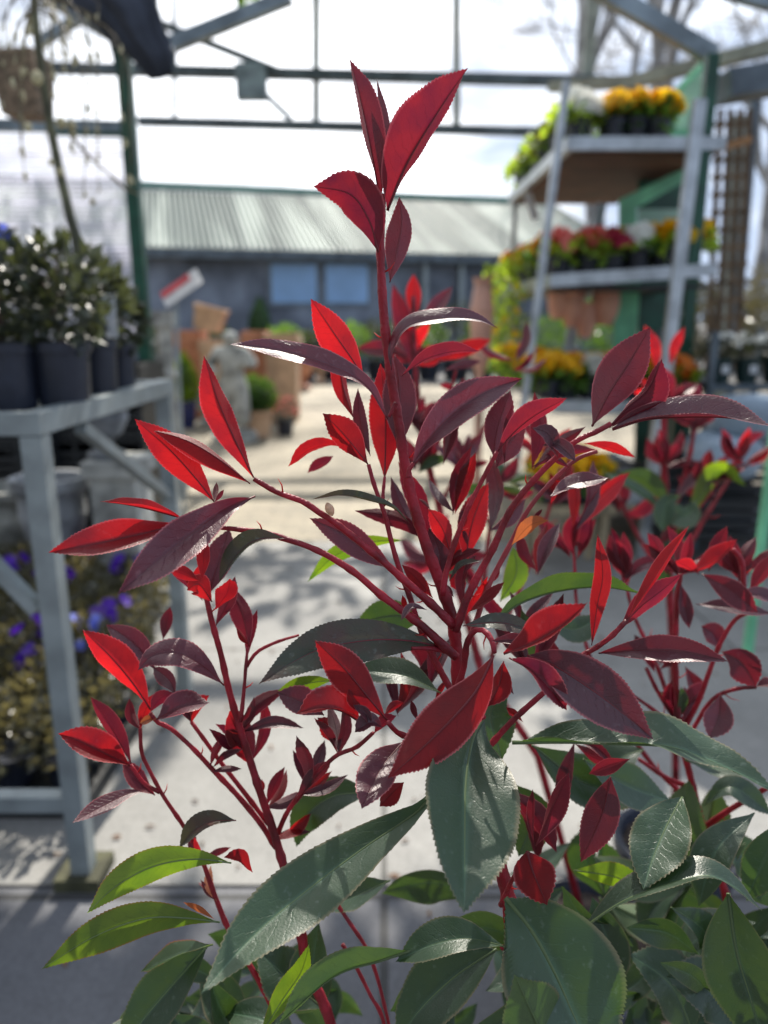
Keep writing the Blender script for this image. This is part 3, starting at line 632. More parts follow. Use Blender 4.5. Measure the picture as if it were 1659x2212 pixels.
# ---- things standing in the middle distance
def topiary(px, py, r, h, zc, potm, pr, ph, fol, label, name='potted_topiary', cat='topiary', cone=False):
    g = G(px, py); g.z = .006; o = empty(name, g, label, cat)
    pot(g, pr, ph, potm, o)
    vs, fs = cloud(g + Vector((0, 0, ph + h / 2 - .02)), (r, r, h / 2), 1500, .05, int(px), elong=2.4, shell=.72)
    if cone:
        zb = g.z + ph; vs = [Vector(((v.x - g.x) * (1.25 - .75 * min(1, max(0, (v.z - zb) / h))) + g.x, (v.y - g.y) * (1.25 - .75 * min(1, max(0, (v.z - zb) / h))) + g.y, v.z)) for v in vs]
    f = mesh('foliage', vs, fs, FOL[fol], o)
    mb = MB(); k = 8; mb.lathe(g + Vector((0, 0, ph - .03)), [(r * .2, 0)] + [(r * .8 * math.sin(math.pi * i / k), h * i / k) for i in range(1, k)] + [(.001, h)], 14); mb.build('inner_crown', FOL['conifer'], f if False else o)
    mb = MB(); mb.tube([g + Vector((0, 0, ph * .8)), g + Vector((0, 0, ph + h * .4))], .012, 6); mb.build('trunk', m_stemb, o)
topiary(405, 925, .125, .46, 0, m_navy, .10, .27, 'golden', 'golden green cone conifer in a navy glazed pot left of the statue', cone=True)
topiary(556, 946, .17, .30, 0, m_tan, .145, .25, 'conifer', 'round clipped green shrub in a pale terracotta pot in front of the tan planters')
topiary(566, 800, .30, 1.25, 0, m_pot, .18, .3, 'conifer', 'dark upright conifer in front of the shed wall left of its windows', cone=True)
def heather(px, py, label, col):
    g = G(px, py); g.z = .006; o = empty('potted_heather', g, label, 'potted heather'); pot(g, .085, .15, m_pot, o)
    vs, fs = cloud(g + Vector((0, 0, .22)), (.13, .13, .12), 500, .03, 3, shell=.1); mesh('foliage', vs, fs, FOL['dark'], o)
    vs, fs = blooms(g + Vector((0, 0, .23)), (.13, .13, .14), 60, .016, 5, zmin=-.2); tag(mesh('flower', vs, fs, PET[col], o), kind='stuff')
heather(617, 940, 'pink heather in a black pot right of the round clipped shrub', 'pink')
heather(345, 905, 'pink flowering pot beside the stone column', 'pink')
def planter(px0, px1, pyt, Yw, mat, label, z0=.006, tilt=0, depth=.4, rect=True):
    a = V(px0, pyt, Yw); b = V(px1, pyt, Yw); x = (a.x + b.x) / 2; w_ = (b.x - a.x); h = a.z - z0
    o = empty('clay_planter', (x, Yw, z0), label, 'planter', 'terracotta planters stacked in the yard')
    n = 4; mb = MB(); vs = []; d = depth / 2
    for s_, z in ((.84, 0), (.97, .84), (1.06, .85), (1.06, 1.0), (.94, 1.0), (.9, .9)):
        for i, j in ((-1, -1), (1, -1), (1, 1), (-1, 1)): vs.append(Vector((x + i * s_ * w_ / 2.1, Yw + d + j * s_ * d, z0 + z * h)))
    fs = [(3, 2, 1, 0)] + [(r_ * 4 + i, r_ * 4 + (i + 1) % 4, r_ * 4 + 4 + (i + 1) % 4, r_ * 4 + 4 + i) for r_ in range(5) for i in range(4)] + [(20, 21, 22, 23)]
    if tilt:
        rot = Matrix.Rotation(R(tilt), 3, 'Y'); c = Vector((x, Yw, z0 + h / 2)); vs = [rot @ (v - c) + c for v in vs]
    mb.add(vs, fs); mb.build('planter_body', mat, o)
planter(568, 642, 722, 7.9, m_tan, 'tall tan planter with a thick rim behind the round clipped shrub')
planter(520, 572, 716, 8.1, m_terra, 'terracotta planter left of the tall tan planter')
planter(374, 432, 715, 8.2, m_terra, 'orange terracotta planter behind the golden conifer')
planter(428, 500, 735, 7.9, m_tan, 'low wide tan planter behind the stone statue')
planter(412, 478, 662, 8.0, m_tan, 'tan planter tipped on top of the low wide planter', z0=V(412, 715, 8.0).z, tilt=14, depth=.3)
for k, (px, py, r_, h_, mt, lb) in enumerate(((452, 915, .15, .34, m_stone, 'wide pale stone urn on the paving at the foot of the standing statue'), (470, 850, .16, .55, m_stone, 'tall pale stone urn behind the left shoulder of the statue'), (598, 905, .12, .22, m_stoned, 'small grey stone urn between the round shrub and the pink heather'), (655, 842, .17, .50, m_terra, 'tall terracotta urn right of the tan planters'), (692, 828, .15, .42, m_tan, 'pale terracotta urn at the right end of the clay pots'))):
    g = G(px, py); urn((g.x, g.y, .006), r_, h_, mt, lb)
# price card on a stake
def card():
    p = V(392, 622, 3.2); base = G(392, 1040)
    o = empty('price_sign', (p.x, 3.2, 0), 'tilted white and red sale card on a stake beside the left green post', 'sign')
    rot = Matrix.Rotation(R(-33), 3, 'Y') @ Matrix.Rotation(R(-38), 3, 'X')
    mb = MB(); mb.box((p.x - .09, 3.198, p.z - .042), (p.x + .09, 3.202, p.z + .042), rot=rot, c=p); mb.build('card', m_white, o)
    mb = MB(); mb.box((p.x - .088, 3.193, p.z + .006), (p.x + .05, 3.197, p.z + .040), rot=rot, c=p); mb.build('red_band', m_redc, o)
    mb = MB(); mb.beam((p.x - .06, 3.22, 0), (p.x - .03, 3.22, p.z - .01), .012, .012); mb.build('stake', m_galv, o)
card()
# rows of nursery stock in front of the shed
rg = random.Random(11)
rows = []
sid = 0
for (px, py, r_, h_, f) in [(335, 815, .3, .55, 'dark'), (470, 800, .35, .6, 'mid'), (620, 812, .36, .6, 'mid'), (660, 815, .32, .5, 'dark'), (715, 812, .34, .6, 'dark'), (760, 815, .36, .62, 'mid'), (815, 812, .33, .7, 'dark'), (870, 815, .4, .8, 'dark'), (925, 812, .35, .75, 'mid'), (985, 812, .42, .95, 'dark'), (1040, 815, .35, .7, 'mid'), (1100, 812, .4, .8, 'dark'), (1180, 812, .4, .8, 'mid')]:
    g = G(px, py + 8); g.z = .006; sid += 1
    o = empty('nursery_shrub', g, 'x', 'potted shrub', 'nursery shrubs in front of the shed')
    pot(g, r_ * .62, .34, m_pot, o)
    vs, fs = cloud(g + Vector((0, 0, .34 + h_ / 2)), (r_, r_, h_ / 2), 700, .09, sid + 200, shell=.3); mesh('foliage', vs, fs, FOL[f], o)
    rows.append(o)
L13 = ['leftmost shrub of the row before the shed, behind the green post', 'mid green shrub before the shed wall above the stone statue', 'mid green shrub in the row below the left shed window', 'dark shrub in the row below the gap left of the shed windows', 'dark shrub in the row below the gap between the two shed windows', 'mid green shrub in the row below the right shed window', 'dark shrub in the row just left of the red main stem', 'dark shrub in the row directly right of the red main stem', 'mid green shrub in the row below the first downpipe of the shed', 'tallest dark shrub in the row before the shed, right of the red stem', 'mid green shrub in the row left of the flower display', 'dark shrub seen through the left side of the flower display', 'mid green shrub seen behind the front upright of the flower display']
for o, l in zip(rows, L13): o['label'] = l
# far evergreen hedge right
for k, (px, Yw, h_) in enumerate(((1500, 16, 1.9), (1590, 15, 1.8), (1680, 14, 2.0), (1340, 16.5, 1.8))):
    p = V(px, 700, Yw); o = empty('evergreen_bush', (p.x, Yw, 0), ['broad evergreen bush far off behind the flower display end post', 'olive evergreen bush far off behind the trellis', 'olive evergreen bush at the far right edge', 'broad evergreen bush far off between the display shelves'][k], 'bush', 'evergreen bushes along the far boundary')
    vs, fs = cloud((p.x, Yw, h_ / 2), (1.3, 1.0, h_ / 2), 2600, .13, 300 + k, shell=.4); mesh('foliage', vs, fs, FOL[['dark', 'olive', 'olive', 'mid'][k]], o)
    mb = MB(); mb.tube([(p.x, Yw, 0), (p.x, Yw, h_ * .7)], .06, 7); mb.build('trunk', m_stemb, o)

# ---- flower display stand
FX0, FX1, FY0, FY1 = .82, 1.50, 3.62, 5.2
TZ = [1.80, 1.22, .66, .28]
def stand():
    o = empty('flower_stand', (FX0, FY0, 0), 'tiered steel display stand with light green end panels full of primroses', 'display stand')
    def bm(n, a_, b_, w_, h_, m=m_galvs):
        mb = MB(); mb.beam(a_, b_, w_, h_); return mb.build(n, m, o)
    bm('upright', V(1132, 870, 3.55) * 1, V(1224, 176, 3.55), .030, .03); bm('upright', V(1108, 1060, 3.5), V(1133, 866, 3.552), .030, .03)
    g = G(1366, 1186); bm('upright', (g.x, 3.3, 0), V(1512, 215, 3.3), .048, .035)
    bm('upright', V(1225, 760, 4.3), V(1300, 440, 4.3), .05, .03)
    bm('upright', (FX0 + .02, FY1, 0), (FX0 + .02, FY1, 1.9), .03, .03)
    p = V(1300, 440, 4.3); 
    for k, z in enumerate(TZ):
        dx = [.0, -.05, -.02, .08][k]; x0 = FX0 + dx; x1 = FX1 + (0 if k < 2 else -.02); y0 = FY0 + [.02, -.02, -.1, -.3][k]; y1 = FY1 if k < 3 else 4.6
        rz = .05 if k == 1 else 0
        mb = MB(); mb.beam((x0 - .02, y0, z), (x1, y0, z + rz), .035, .055); mb.build('shelf_edge', m_galvs, o)
        mb = MB(); mb.beam((x0 - .004, y0 + .02, z), (x0 - .004, y1, z), .035, .055); mb.build('shelf_edge', m_galvs, o)
        mb = MB(); mb.box((x0 + .015, y0 + .02, z - .035), (x1 - .02, y1, z - .015)); mb.build('shelf_board', m_brown if k == 0 else m_crate, o)
    # light green end frames with mint panels
    def quad(pts, Y_, th, m, n):
        vs = [V(x, y, Y_) for x, y in pts]; k = len(vs); vs2 = [v + Vector((0, th, 0)) for v in vs]
        mb = MB(); mb.add(vs + vs2, [tuple(range(k)), tuple(range(2 * k - 1, k - 1, -1))] + [(i, i + k, (i + 1) % k + k, (i + 1) % k) for i in range(k)]); return mb.build(n, m, o)
    quad([(1540, 118), (1540, 300), (1378, 300), (1378, 270)], 4.0, .02, m_mint, 'end_panel')
    quad([(1530, 118), (1530, 136), (1400, 270), (1378, 275)], 3.97, .025, m_gmint, 'panel_frame')
    quad([(1438, 205), (1458, 190), (1458, 290), (1438, 290)], 3.96, .03, m_gmint, 'panel_frame')
    quad([(1378, 282), (1536, 276), (1536, 300), (1378, 306)], 3.95, .02, m_gmint, 'panel_frame')
    quad([(1482, 362), (1482, 390), (1376, 450), (1376, 540), (1340, 540), (1340, 430)], 4.02, .03, m_gmint, 'panel_frame')
    quad([(1378, 452), (1478, 452), (1474, 560), (1378, 540)], 4.06, .01, m_mint, 'end_panel')
    quad([(1330, 600), (1384, 600), (1366, 860), (1322, 860)], 4.02, .03, m_gmint, 'panel_frame')
    quad([(1384, 560), (1500, 560), (1490, 1180), (1366, 1180)], 4.3, .02, m_gpost, 'back_panel')
    quad([(1380, 330), (1510, 330), (1506, 560), (1380, 560)], 4.32, .02, m_gpost, 'back_panel')
    quad([(1120, 430), (1170, 430), (1180, 480), (1160, 480)][0:0] or [(1130, 418), (1146, 410), (1166, 470), (1150, 478)], 4.7, .003, m_label, 'price_tag')
stand()
# primroses
def prim_proto(key, col, seed):
    o = empty('primrose', (0, 0, 0), key, 'primrose')
    mb = MB(); mb.lathe((0, 0, 0), potprof(.045, .07), 14); mb.build('pot', m_pot, o)
    vs, fs = cloud((0, 0, .080), (.078, .078, .035), 80, .055, seed, shell=.1, elong=1.8); mesh('foliage', vs, fs, FOL['mid' if seed % 2 else 'lime'], o)
    vs, fs = blooms((0, 0, .10), (.068, .068, .06), 42, .030, seed + 1, zmin=0); tag(mesh('flower', vs, fs, PET[col], o), kind='stuff')
    for ch in o.children: ch.matrix_parent_inverse.identity()
    return o
items = []; rg = random.Random(9)
def row(k, x0, y0, x1, y1, n, cols, dz=0):
    for i in range(n):
        t = i / max(1, n - 1); c = cols[i % len(cols)]
        items.append(((x0 + (x1 - x0) * t + rg.uniform(-.01, .01), y0 + (y1 - y0) * t, TZ[k] + .03 + dz * t), f'{c}{k}'))
z0_ = .04
row(0, FX0 + .05, FY0 + .10, FX0 + .05, FY1 - .1, 10, ['white', 'white', 'yellow', 'yellow', 'white', 'yellow', 'yellow', 'yellow'])
row(0, FX0 + .22, FY0 + .10, FX0 + .40, FY0 + .10, 3, ['yellow', 'yellow'])
row(0, FX0 + .22, FY0 + .2, FX0 + .40, FY0 + .2, 3, ['yellow'])
row(1, FX0 + .0, FY0 + .08, FX0 + .0, FY1 - .1, 11, ['pink', 'orange', 'yellow', 'white', 'yellow', 'yellow', 'pink'])
row(1, FX0 + .12, FY0 + .08, FX0 + .60, FY0 + .08, 5, ['pink', 'red', 'white', 'yellow', 'yellow'], .045)
row(1, FX0 + .15, FY0 + .22, FX0 + .60, FY0 + .22, 4, ['pink', 'orange', 'yellow'], .045)
row(2, FX0 - .06, FY0 - .02, FX0 - .06, FY1 - .3, 9, ['yellow', 'yellow', 'orange', 'yellow'])
row(2, FX0 + .05, FY0 + .0, FX0 + .56, FY0 + .0, 6, ['yellow', 'white', 'pink', 'yellow', 'orange', 'orange'])
row(2, FX0 - .0, FY0 + .13, FX0 + .56, FY0 + .13, 6, ['yellow', 'orange', 'yellow', 'white', 'yellow', 'yellow'])
row(2, FX0 + .04, FY0 + .28, FX0 + .04, FY1 - .1, 8, ['yellow', 'yellow', 'orange', 'yellow'])
row(3, FX0 - .12, FY0 - .5, FX0 + .05, FY0 - .5, 3, ['yellow', 'yellow', 'yellow'])
row(3, FX0 - .10, FY0 - .36, FX0 + .05, FY0 - .36, 3, ['orange', 'yellow', 'yellow'])
pr = {}
for _, key in items:
    if key not in pr: pr[key] = prim_proto(key, key[:-1], 400 + len(pr))
used = set()
tier = ['top shelf', 'second shelf', 'third shelf', 'lowest tray']
scatter(items, pr, 'primroses on the tiered display', {k: f'potted {k[:-1]} primrose on the {tier[int(k[-1])]} of the flower display' for k in pr})
mb = MB(); x = FX0 - .2; mb.box((x, FY0 - .58, TZ[3] - .01), (FX0 + .14, FY0 - .3, TZ[3] + .02)); mb.box((x + .02, FY0 - .55, 0), (x + .05, FY0 - .52, TZ[3] - .01)); mb.box((FX0 + .09, FY0 - .55, 0), (FX0 + .12, FY0 - .52, TZ[3] - .01)); mb.box((x + .02, FY0 - .36, 0), (x + .05, FY0 - .33, TZ[3] - .01)); mb.box((FX0 + .09, FY0 - .36, 0), (FX0 + .12, FY0 - .33, TZ[3] - .01))
o = mb.build('low_table', m_wood); tag(o, 'low timber table holding yellow primroses in front of the flower display', 'table')
# orange pots hung under the second shelf
for k, (px, py, wd) in enumerate(((1205, 655, .10), (1236, 672, .11), (1266, 696, .10), (1308, 668, .13))):
    p = V(px, py, 4.05); o = empty('hanging_pot', p, ['small orange pot hanging under the second shelf, leftmost of four', 'small orange pot hanging under the second shelf, second from the left', 'lowest of the orange pots hanging under the second shelf', 'largest orange pot under the second shelf, right by the light green panel'][k], 'hanging pot', 'orange pots under the second shelf')
    mb = MB(); mb.lathe(p + Vector((0, 0, -.08)), [(.001, 0), (wd * .30, 0), (wd * .48, .05), (wd * .56, .11), (wd * .52, .16), (wd * .57, .17), (wd * .57, .18), (wd * .45, .18), (.001, .15)], 18); mb.build('pot', m_orange, o, smooth=False)
    mb = MB(); mb.tube([p + Vector((0, 0, .09)), Vector((p.x, p.y, 1.19))], .002, 5); mb.build('wire', m_galv, o)
    if k in (1, 3):
        vs, fs = cloud(p + Vector((0, 0, .10)), (.06, .05, .05), 150, .03, 30 + k); mesh('foliage', vs, fs, M('purple leaves %d' % k, (.15, .02, .09), .6, trans=.3), o)
p = V(1042, 640, 4.0); o = empty('tall_vase', (p.x, 4.0, 0), 'tall coral pink vase at the left end of the flower display', 'vase')
mb = MB(); h = V(1042, 600, 4.0).z; mb.lathe((p.x, 4.0, 0), [(.001, 0), (.09, 0), (.09, .03), (.022, .05), (.022, h * .62), (.05, h * .68), (.062, h * .88), (.04, h * .97), (.05, h), (.03, h)], 20); mb.build('vase_body', M('coral glaze', (.62, .34, .25), .4, var=.15), o)
# trailing primrose greenery down the left side
for k, (px, py, Yw, n) in enumerate(((1062, 680, 4.5, 260), (1095, 700, 4.2, 260))):
    p = V(px, py, Yw); o = empty('trailing_plant', p, ['lime green trailing plant at the outer left side of the flower display', 'lime green trailing plant beside the front upright of the flower display'][k], 'trailing plant')
    vs, fs = cloud(p, (.09, .09, .28), n, .05, 500 + k, shell=.05); mesh('foliage', vs, fs, FOL['lime'], o)
    vs, fs = blooms(p, (.08, .08, .27), 12, .022, 510 + k, zmin=-1); tag(mesh('flower', vs, fs, PET['yellow'], o), kind='stuff')

# ---- trellis
def trellis():
    o = empty('wooden_trellis', (V(1575, 700, 4.8).x, 4.8, 0), 'brown timber trellis leaning behind the right green post', 'trellis')
    for i, x in enumerate((1545, 1566, 1588, 1608)):
        mb = MB(); a_ = V(x + 12, 235, 4.8); b_ = V(x - 18, 800, 4.8); mb.beam(b_, a_, .03, .018); mb.build('upright_slat', m_trel, o)
    for i in range(14):
        y = 270 + i * 38; mb = MB(); mb.beam(V(1540 - i * .8, y, 4.775), V(1622 - i * .8, y - 4, 4.775), .012, .026); mb.build('cross_slat', m_trel, o)
    mb = MB(); mb.beam(V(1500, 340, 4.3), V(1622, 300, 4.3), .03, .035); mb.build('top_batten', M('orange timber', (.42, .22, .10), .7), o)
    mb = MB(); mb.beam(V(1520, 850, 4.2), V(1556, 640, 4.2), .022, .022); mb.build('stake', m_trel, o)
trellis()
# bench of white flowers right
def rightbench():
    Yb = 3.4; a_ = V(1528, 830, Yb); b_ = V(1800, 830, Yb); o = empty('black_trolley', (a_.x, Yb, 0), 'dark metal plant trolley at the right edge holding white flowers', 'trolley')
    for z in (a_.z, .45, .15):
        mb = MB(); mb.box((a_.x, Yb, z - .025), (b_.x, Yb + .7, z)); mb.build('shelf', m_crate, o)
        mb = MB(); mb.beam((a_.x, Yb - .012, z - .012), (b_.x, Yb - .012, z - .012), .02, .03); mb.build('shelf_edge', m_tubed, o)
    for x in (a_.x + .02, b_.x - .02):
        for y in (Yb + .02, Yb + .68): mb = MB(); mb.beam((x, y, 0), (x, y, 1.0), .03, .03); mb.build('leg', m_tubed, o)
    return a_, b_
ra, rb = rightbench()
for k in range(5):
    x = ra.x + .09 + k * .125; c = Vector((x, 3.5, ra.z)); o = empty('white_flower_pot', c, 'dark green potted white flowers with a white label on the right trolley', 'potted flower', 'white flower pots on the right trolley')
    pot(c, .055, .11, M('dark teal pot %d' % k, (.008, .03, .03), .4), o, n=16)
    vs, fs = cloud(c + Vector((0, 0, .15)), (.08, .08, .05), 220, .035, 90 + k, shell=.1); mesh('foliage', vs, fs, FOL['dark'], o)
    vs, fs = blooms(c + Vector((0, 0, .16)), (.08, .09, .06), 26, .017, 95 + k); tag(mesh('flower', vs, fs, PET['white'], o), kind='stuff')
    mb = MB(); mb.box((x - .016, 3.435, ra.z + .045), (x + .016, 3.438, ra.z + .08)); mb.build('label', m_label, o)
def sack(px, py, Yw, sx, sz, label):
    c = V(px, py, Yw); vs = []; fs = []; n, k = 22, 12
    for i in range(k + 1):
        t = math.pi * i / k
        for j in range(n):
            a_ = 2 * math.pi * j / n; e = lambda v, q: math.copysign(abs(v) ** q, v)
            d = Vector((e(math.cos(a_), .6) * e(math.sin(t), .6) * sx, e(math.sin(a_), .6) * e(math.sin(t), .6) * .12, e(math.cos(t), .7) * sz))
            d *= 1 + .12 * noise.noise(d * 9 + Vector((px, 0, 0))); vs.append(c + d)
    fs = [(i * n + j, i * n + (j + 1) % n, (i + 1) * n + (j + 1) % n, (i + 1) * n + j) for i in range(k) for j in range(n)]
    o = mesh('compost_bag', vs, fs, m_sack, smooth=True); tag(o, label, 'bag')
sack(1615, 900, 3.25, .16, .10, 'blue grey plastic wrapped bag on the right trolley, the upper one')
sack(1560, 985, 3.2, .15, .10, 'blue grey plastic wrapped bag beneath the upper bag at right')
for k, (px, py, Yw) in enumerate(((1570, 1130, 3.1), (1570, 1050, 3.25), (1330, 1060, 3.9))):
    p = V(px, py, Yw); o = empty('black_crate', p, ['lowest black slatted crate behind the right neighbour shrub', 'upper black slatted crate under the plastic bags at right', 'low pale timber crate under the flower display'][k], 'crate')
    mt = m_crate if k < 2 else m_wood; w_ = .26 if k < 2 else .22
    for q in range(4): mb = MB(); z = p.z - .07 + q * .045; mb.box((p.x - w_, Yw, z), (p.x + w_, Yw + .012, z + .03)); mb.build('slat', mt, o)
    mb = MB(); mb.box((p.x - w_, Yw + .012, p.z - .075), (p.x + w_, Yw + .3, p.z - .065)); mb.box((p.x - w_, Yw + .3, p.z - .075), (p.x + w_, Yw + .312, p.z + .1)); mb.build('crate_body', mt, o)
def greenframe():
    g = G(1612, 1432); p = V(1655, 960, g.y)
    o = empty('green_trolley_frame', (g.x, g.y, 0), 'light green steel frame post standing at the right edge', 'frame')
    mb = MB(); mb.box((g.x - .012, g.y - .012, 0), (g.x + .012, g.y + .012, 1.15)); mb.build('post_shaft', m_gmint, o)
    mb = MB(); mb.box((g.x + .012, g.y - .012, .55), (g.x + .8, g.y + .012, .575)); mb.build('rail', m_gmint, o)
    mb = MB(); mb.box((g.x - .03, g.y - .03, -.0), (g.x + .03, g.y + .03, .006)); mb.build('foot', m_gmint, o)
greenframe()

# ================================================================= the photinia shrubs
m_rib_r = M('red midrib', (.15, .012, .018), .4, trans=.2, tcol=(.5, .02, .03))
m_rib_g = M('green midrib', (.12, .17, .07), .4, trans=.2, tcol=(.2, .3, .05))
def leaf_geo(pts, W, roll, fold, d0, d1, p=1.12, curl=.05, wave=.035, teeth=True, seed=0, nu=None, nv=5, twist=None, kind_fold=True):
    twist = random.Random(seed + 5).uniform(-22, 22) if twist is None else twist
    rg = random.Random(seed); Lpx = sum(math.dist(a, b) for a, b in zip(pts, pts[1:]))
    n = nu or max(24, min(96, int(Lpx / 4.2) // 2 * 2)); n += n % 2
    k = len(pts) - 1; cum = [0]
    for a, b in zip(pts, pts[1:]): cum.append(cum[-1] + math.dist(a, b))
    P3 = [(x, y, d0 + (d1 - d0) * c / cum[-1]) for (x, y), c in zip(pts, cum)]
    bow = rg.uniform(-1, 1) * .07 * Lpx * (d0 + d1) / 2 / FD
    cl = [P(x, y, d + bow * math.sin(math.pi * q / n)) for q, (x, y, d) in enumerate(catmull(P3, n))]
    a0, f = R(roll), R(fold); vis = (abs(math.cos(a0 + f)) + abs(math.cos(a0 - f))) / 2
    hw = W * (d0 + d1) / 2 / FD / 2 / max(vis, .5)
    f = f * 1.05 + R(10) * (1 if kind_fold else 0); ph = rg.uniform(0, 6.28); wf = rg.uniform(1.6, 3.2); asym = rg.uniform(-.08, .08); curl2 = rg.uniform(-.03, .12)
    vs = []; uv = []; fs = []; axis = []
    for i in range(n + 1):
        t = i / n; c = cl[i]; T = (cl[min(i + 1, n)] - cl[max(i - 1, 0)]).normalized(); Cv = (CAM - c).normalized()
        S = T.cross(Cv).normalized(); N = S.cross(T).normalized(); a = a0 + R(twist) * (t - .5)
        Sd = S * math.cos(a) + N * math.sin(a); Nu = N * math.cos(a) - S * math.sin(a)
        prof = max(math.sin(math.pi * min(1, t ** p)), 0) ** 1.0
        if t > .82: prof *= 1 - .22 * ((t - .82) / .18)
        h = hw * max(prof, .035 if t < .5 else 0.004)
        ff = f * (1 - .35 * t)
        for j in range(-nv, nv + 1):
            u = j / nv; au = abs(u); hh = h * (1 + asym * (1 if u > 0 else -1))
            e = 0
            if teeth and abs(j) == nv and 2 < i < n - 1: e = (rg.uniform(.016, .056) if i % 2 else -.012) * min(1.15, (70 / W) ** .6) * hw * (.5 + .5 * prof) / max(hh, 1e-6)
            off = Sd * (u * hh * (1 + e) * math.cos(ff)) + Nu * (au * hh * math.sin(ff) - (curl + curl2 * math.sin(t * 5 + ph)) * hh * au * au + wave * hw * au * au * math.sin(t * wf * 6.28 + ph + (1.3 if u > 0 else 0)))
            if e > 0: off = off + T * hw * .05
            vs.append(c + off); uv.append((.5 + u / 2, t))
        axis.append((c - Nu * hw * .012, max(hw * .050 * (1 - .85 * t), .00012)))
    m = 2 * nv + 1
    fs = [(i * m + j, i * m + j + 1, (i + 1) * m + j + 1, (i + 1) * m + j) for i in range(n) for j in range(2 * nv)]
    return vs, fs, uv, axis
def leaf_obj(parent, spec, i, name='leaf'):
    pts, W, kind, roll, fold, d0, d1 = spec[:7]; kw = spec[7] if len(spec) > 7 else {}
    vs, fs, uv, axis = leaf_geo(pts, W, roll, fold, d0, d1, seed=i, **kw)
    nb = len(vs); k = 6; st = axis[::3]; mb = MB(); mb.tube([a for a, _ in st], [r for _, r in st], k)
    vs2 = vs + mb.v; fs2 = fs + [tuple(q + nb for q in f) for f in mb.f]; uv = uv + [(.5, .5)] * len(mb.v)
    o = mesh(name, vs2, fs2, [LM[kind], m_rib_g if kind in 'GY' else m_rib_r], parent, smooth=True, uv=uv)
    for q in range(len(fs), len(fs2)): o.data.polygons[q].material_index = 1
    return o
def size_of(s): return sum(math.dist(a, b) for a, b in zip(s[0], s[0][1:])) * s[1]
def merged(parent, specs, name, seed0):
    V_, F_, U_, MI = [], [], [], []; kinds = sorted({s[2] for s in specs})
    for i, s in enumerate(specs):
        kw = dict(s[7]) if len(s) > 7 else {}
        vs, fs, uv, _ = leaf_geo(*s[:2], *s[3:7], seed=seed0 + i, nu=kw.pop('nu', 20), nv=3, **kw); b = len(V_)
        V_ += vs; U_ += uv; F_ += [tuple(q + b for q in f) for f in fs]; MI += [kinds.index(s[2])] * len(fs)
    o = mesh(name, V_, F_, [LM[k] for k in kinds], parent, smooth=True, uv=U_)
    for p, m_ in zip(o.data.polygons, MI): p.material_index = m_
    o['kind'] = 'stuff'; return o
def stem(parent, pts, r0, r1, d0, d1, mat=None, spikes=0, seed=0, name='stem', extra=None):
    """pts in px, radii in px, depths in m"""
    n = max(8, int(sum(math.dist(a, b) for a, b in zip(pts, pts[1:])) / 14)); cum = [0]
    for a, b in zip(pts, pts[1:]): cum.append(cum[-1] + math.dist(a, b))
    pp = catmull([(x, y, d0 + (d1 - d0) * c / cum[-1]) for (x, y), c in zip(pts, cum)], n)
    rg = random.Random(seed); w3 = [P(*q) for q in pp]
    rr = [(r0 + (r1 - r0) * i / n) * q[2] / FD * (1.08 if r1 < 12 else .95) * (1 + rg.uniform(-.05, .07) + (.16 if i % 6 == 3 else 0)) for i, q in enumerate(pp)]
    if extra: w3 += [Vector(e) for e in extra]; rr += [rr[-1] * (1 + .1 * k) for k in range(len(extra))]
    mb = MB(); mb.tube(w3, rr, 12); o = mb.build(name, mat or m_stem, parent, smooth=True)
    if spikes:
        spikes = max(1, int(spikes * .6)); mb = MB()
        for k in range(spikes):
            i = int(n * (k + rg.uniform(.2, .8)) / spikes); p = w3[i]; d = pp[i][2]; T = (w3[min(i + 1, n)] - w3[i - 1]).normalized()
            # a short curved stipule leaving the stem on alternate sides
            S = T.cross((CAM - p).normalized()).normalized() * (1 if k % 2 else -1); L = rg.uniform(14, 30) * d / FD
            q = p + S * rr[i] * .8; mb.tube([q, q + S * L * .45 - T * L * .25, q + S * L * .8 - T * L * .7], [.0005, .0004, .00008], 5)
        mb.build('stipule', m_stip, o, smooth=True)['kind'] = 'stuff'
    return o

MAIN_POT = (.16, .50, 0)
def shrub_base(name, loc, label):
    o = empty(name, loc, label, 'shrub'); loc = Vector(loc)
    pot(loc, .10, .19, m_pot, o, taper=.8); mb = MB(); mb.lathe(loc + Vector((0, 0, .172)), [(.001, .006), (.05, .008), (.090, 0)], 20); mb.build('compost', M('compost', (.03, .02, .015), .95, var=.5, scale=60, bump=.6), o)
    return o
main = shrub_base('photinia_shrub', MAIN_POT, 'large sharp red-tipped photinia in the foreground, its main stem rising up the middle')

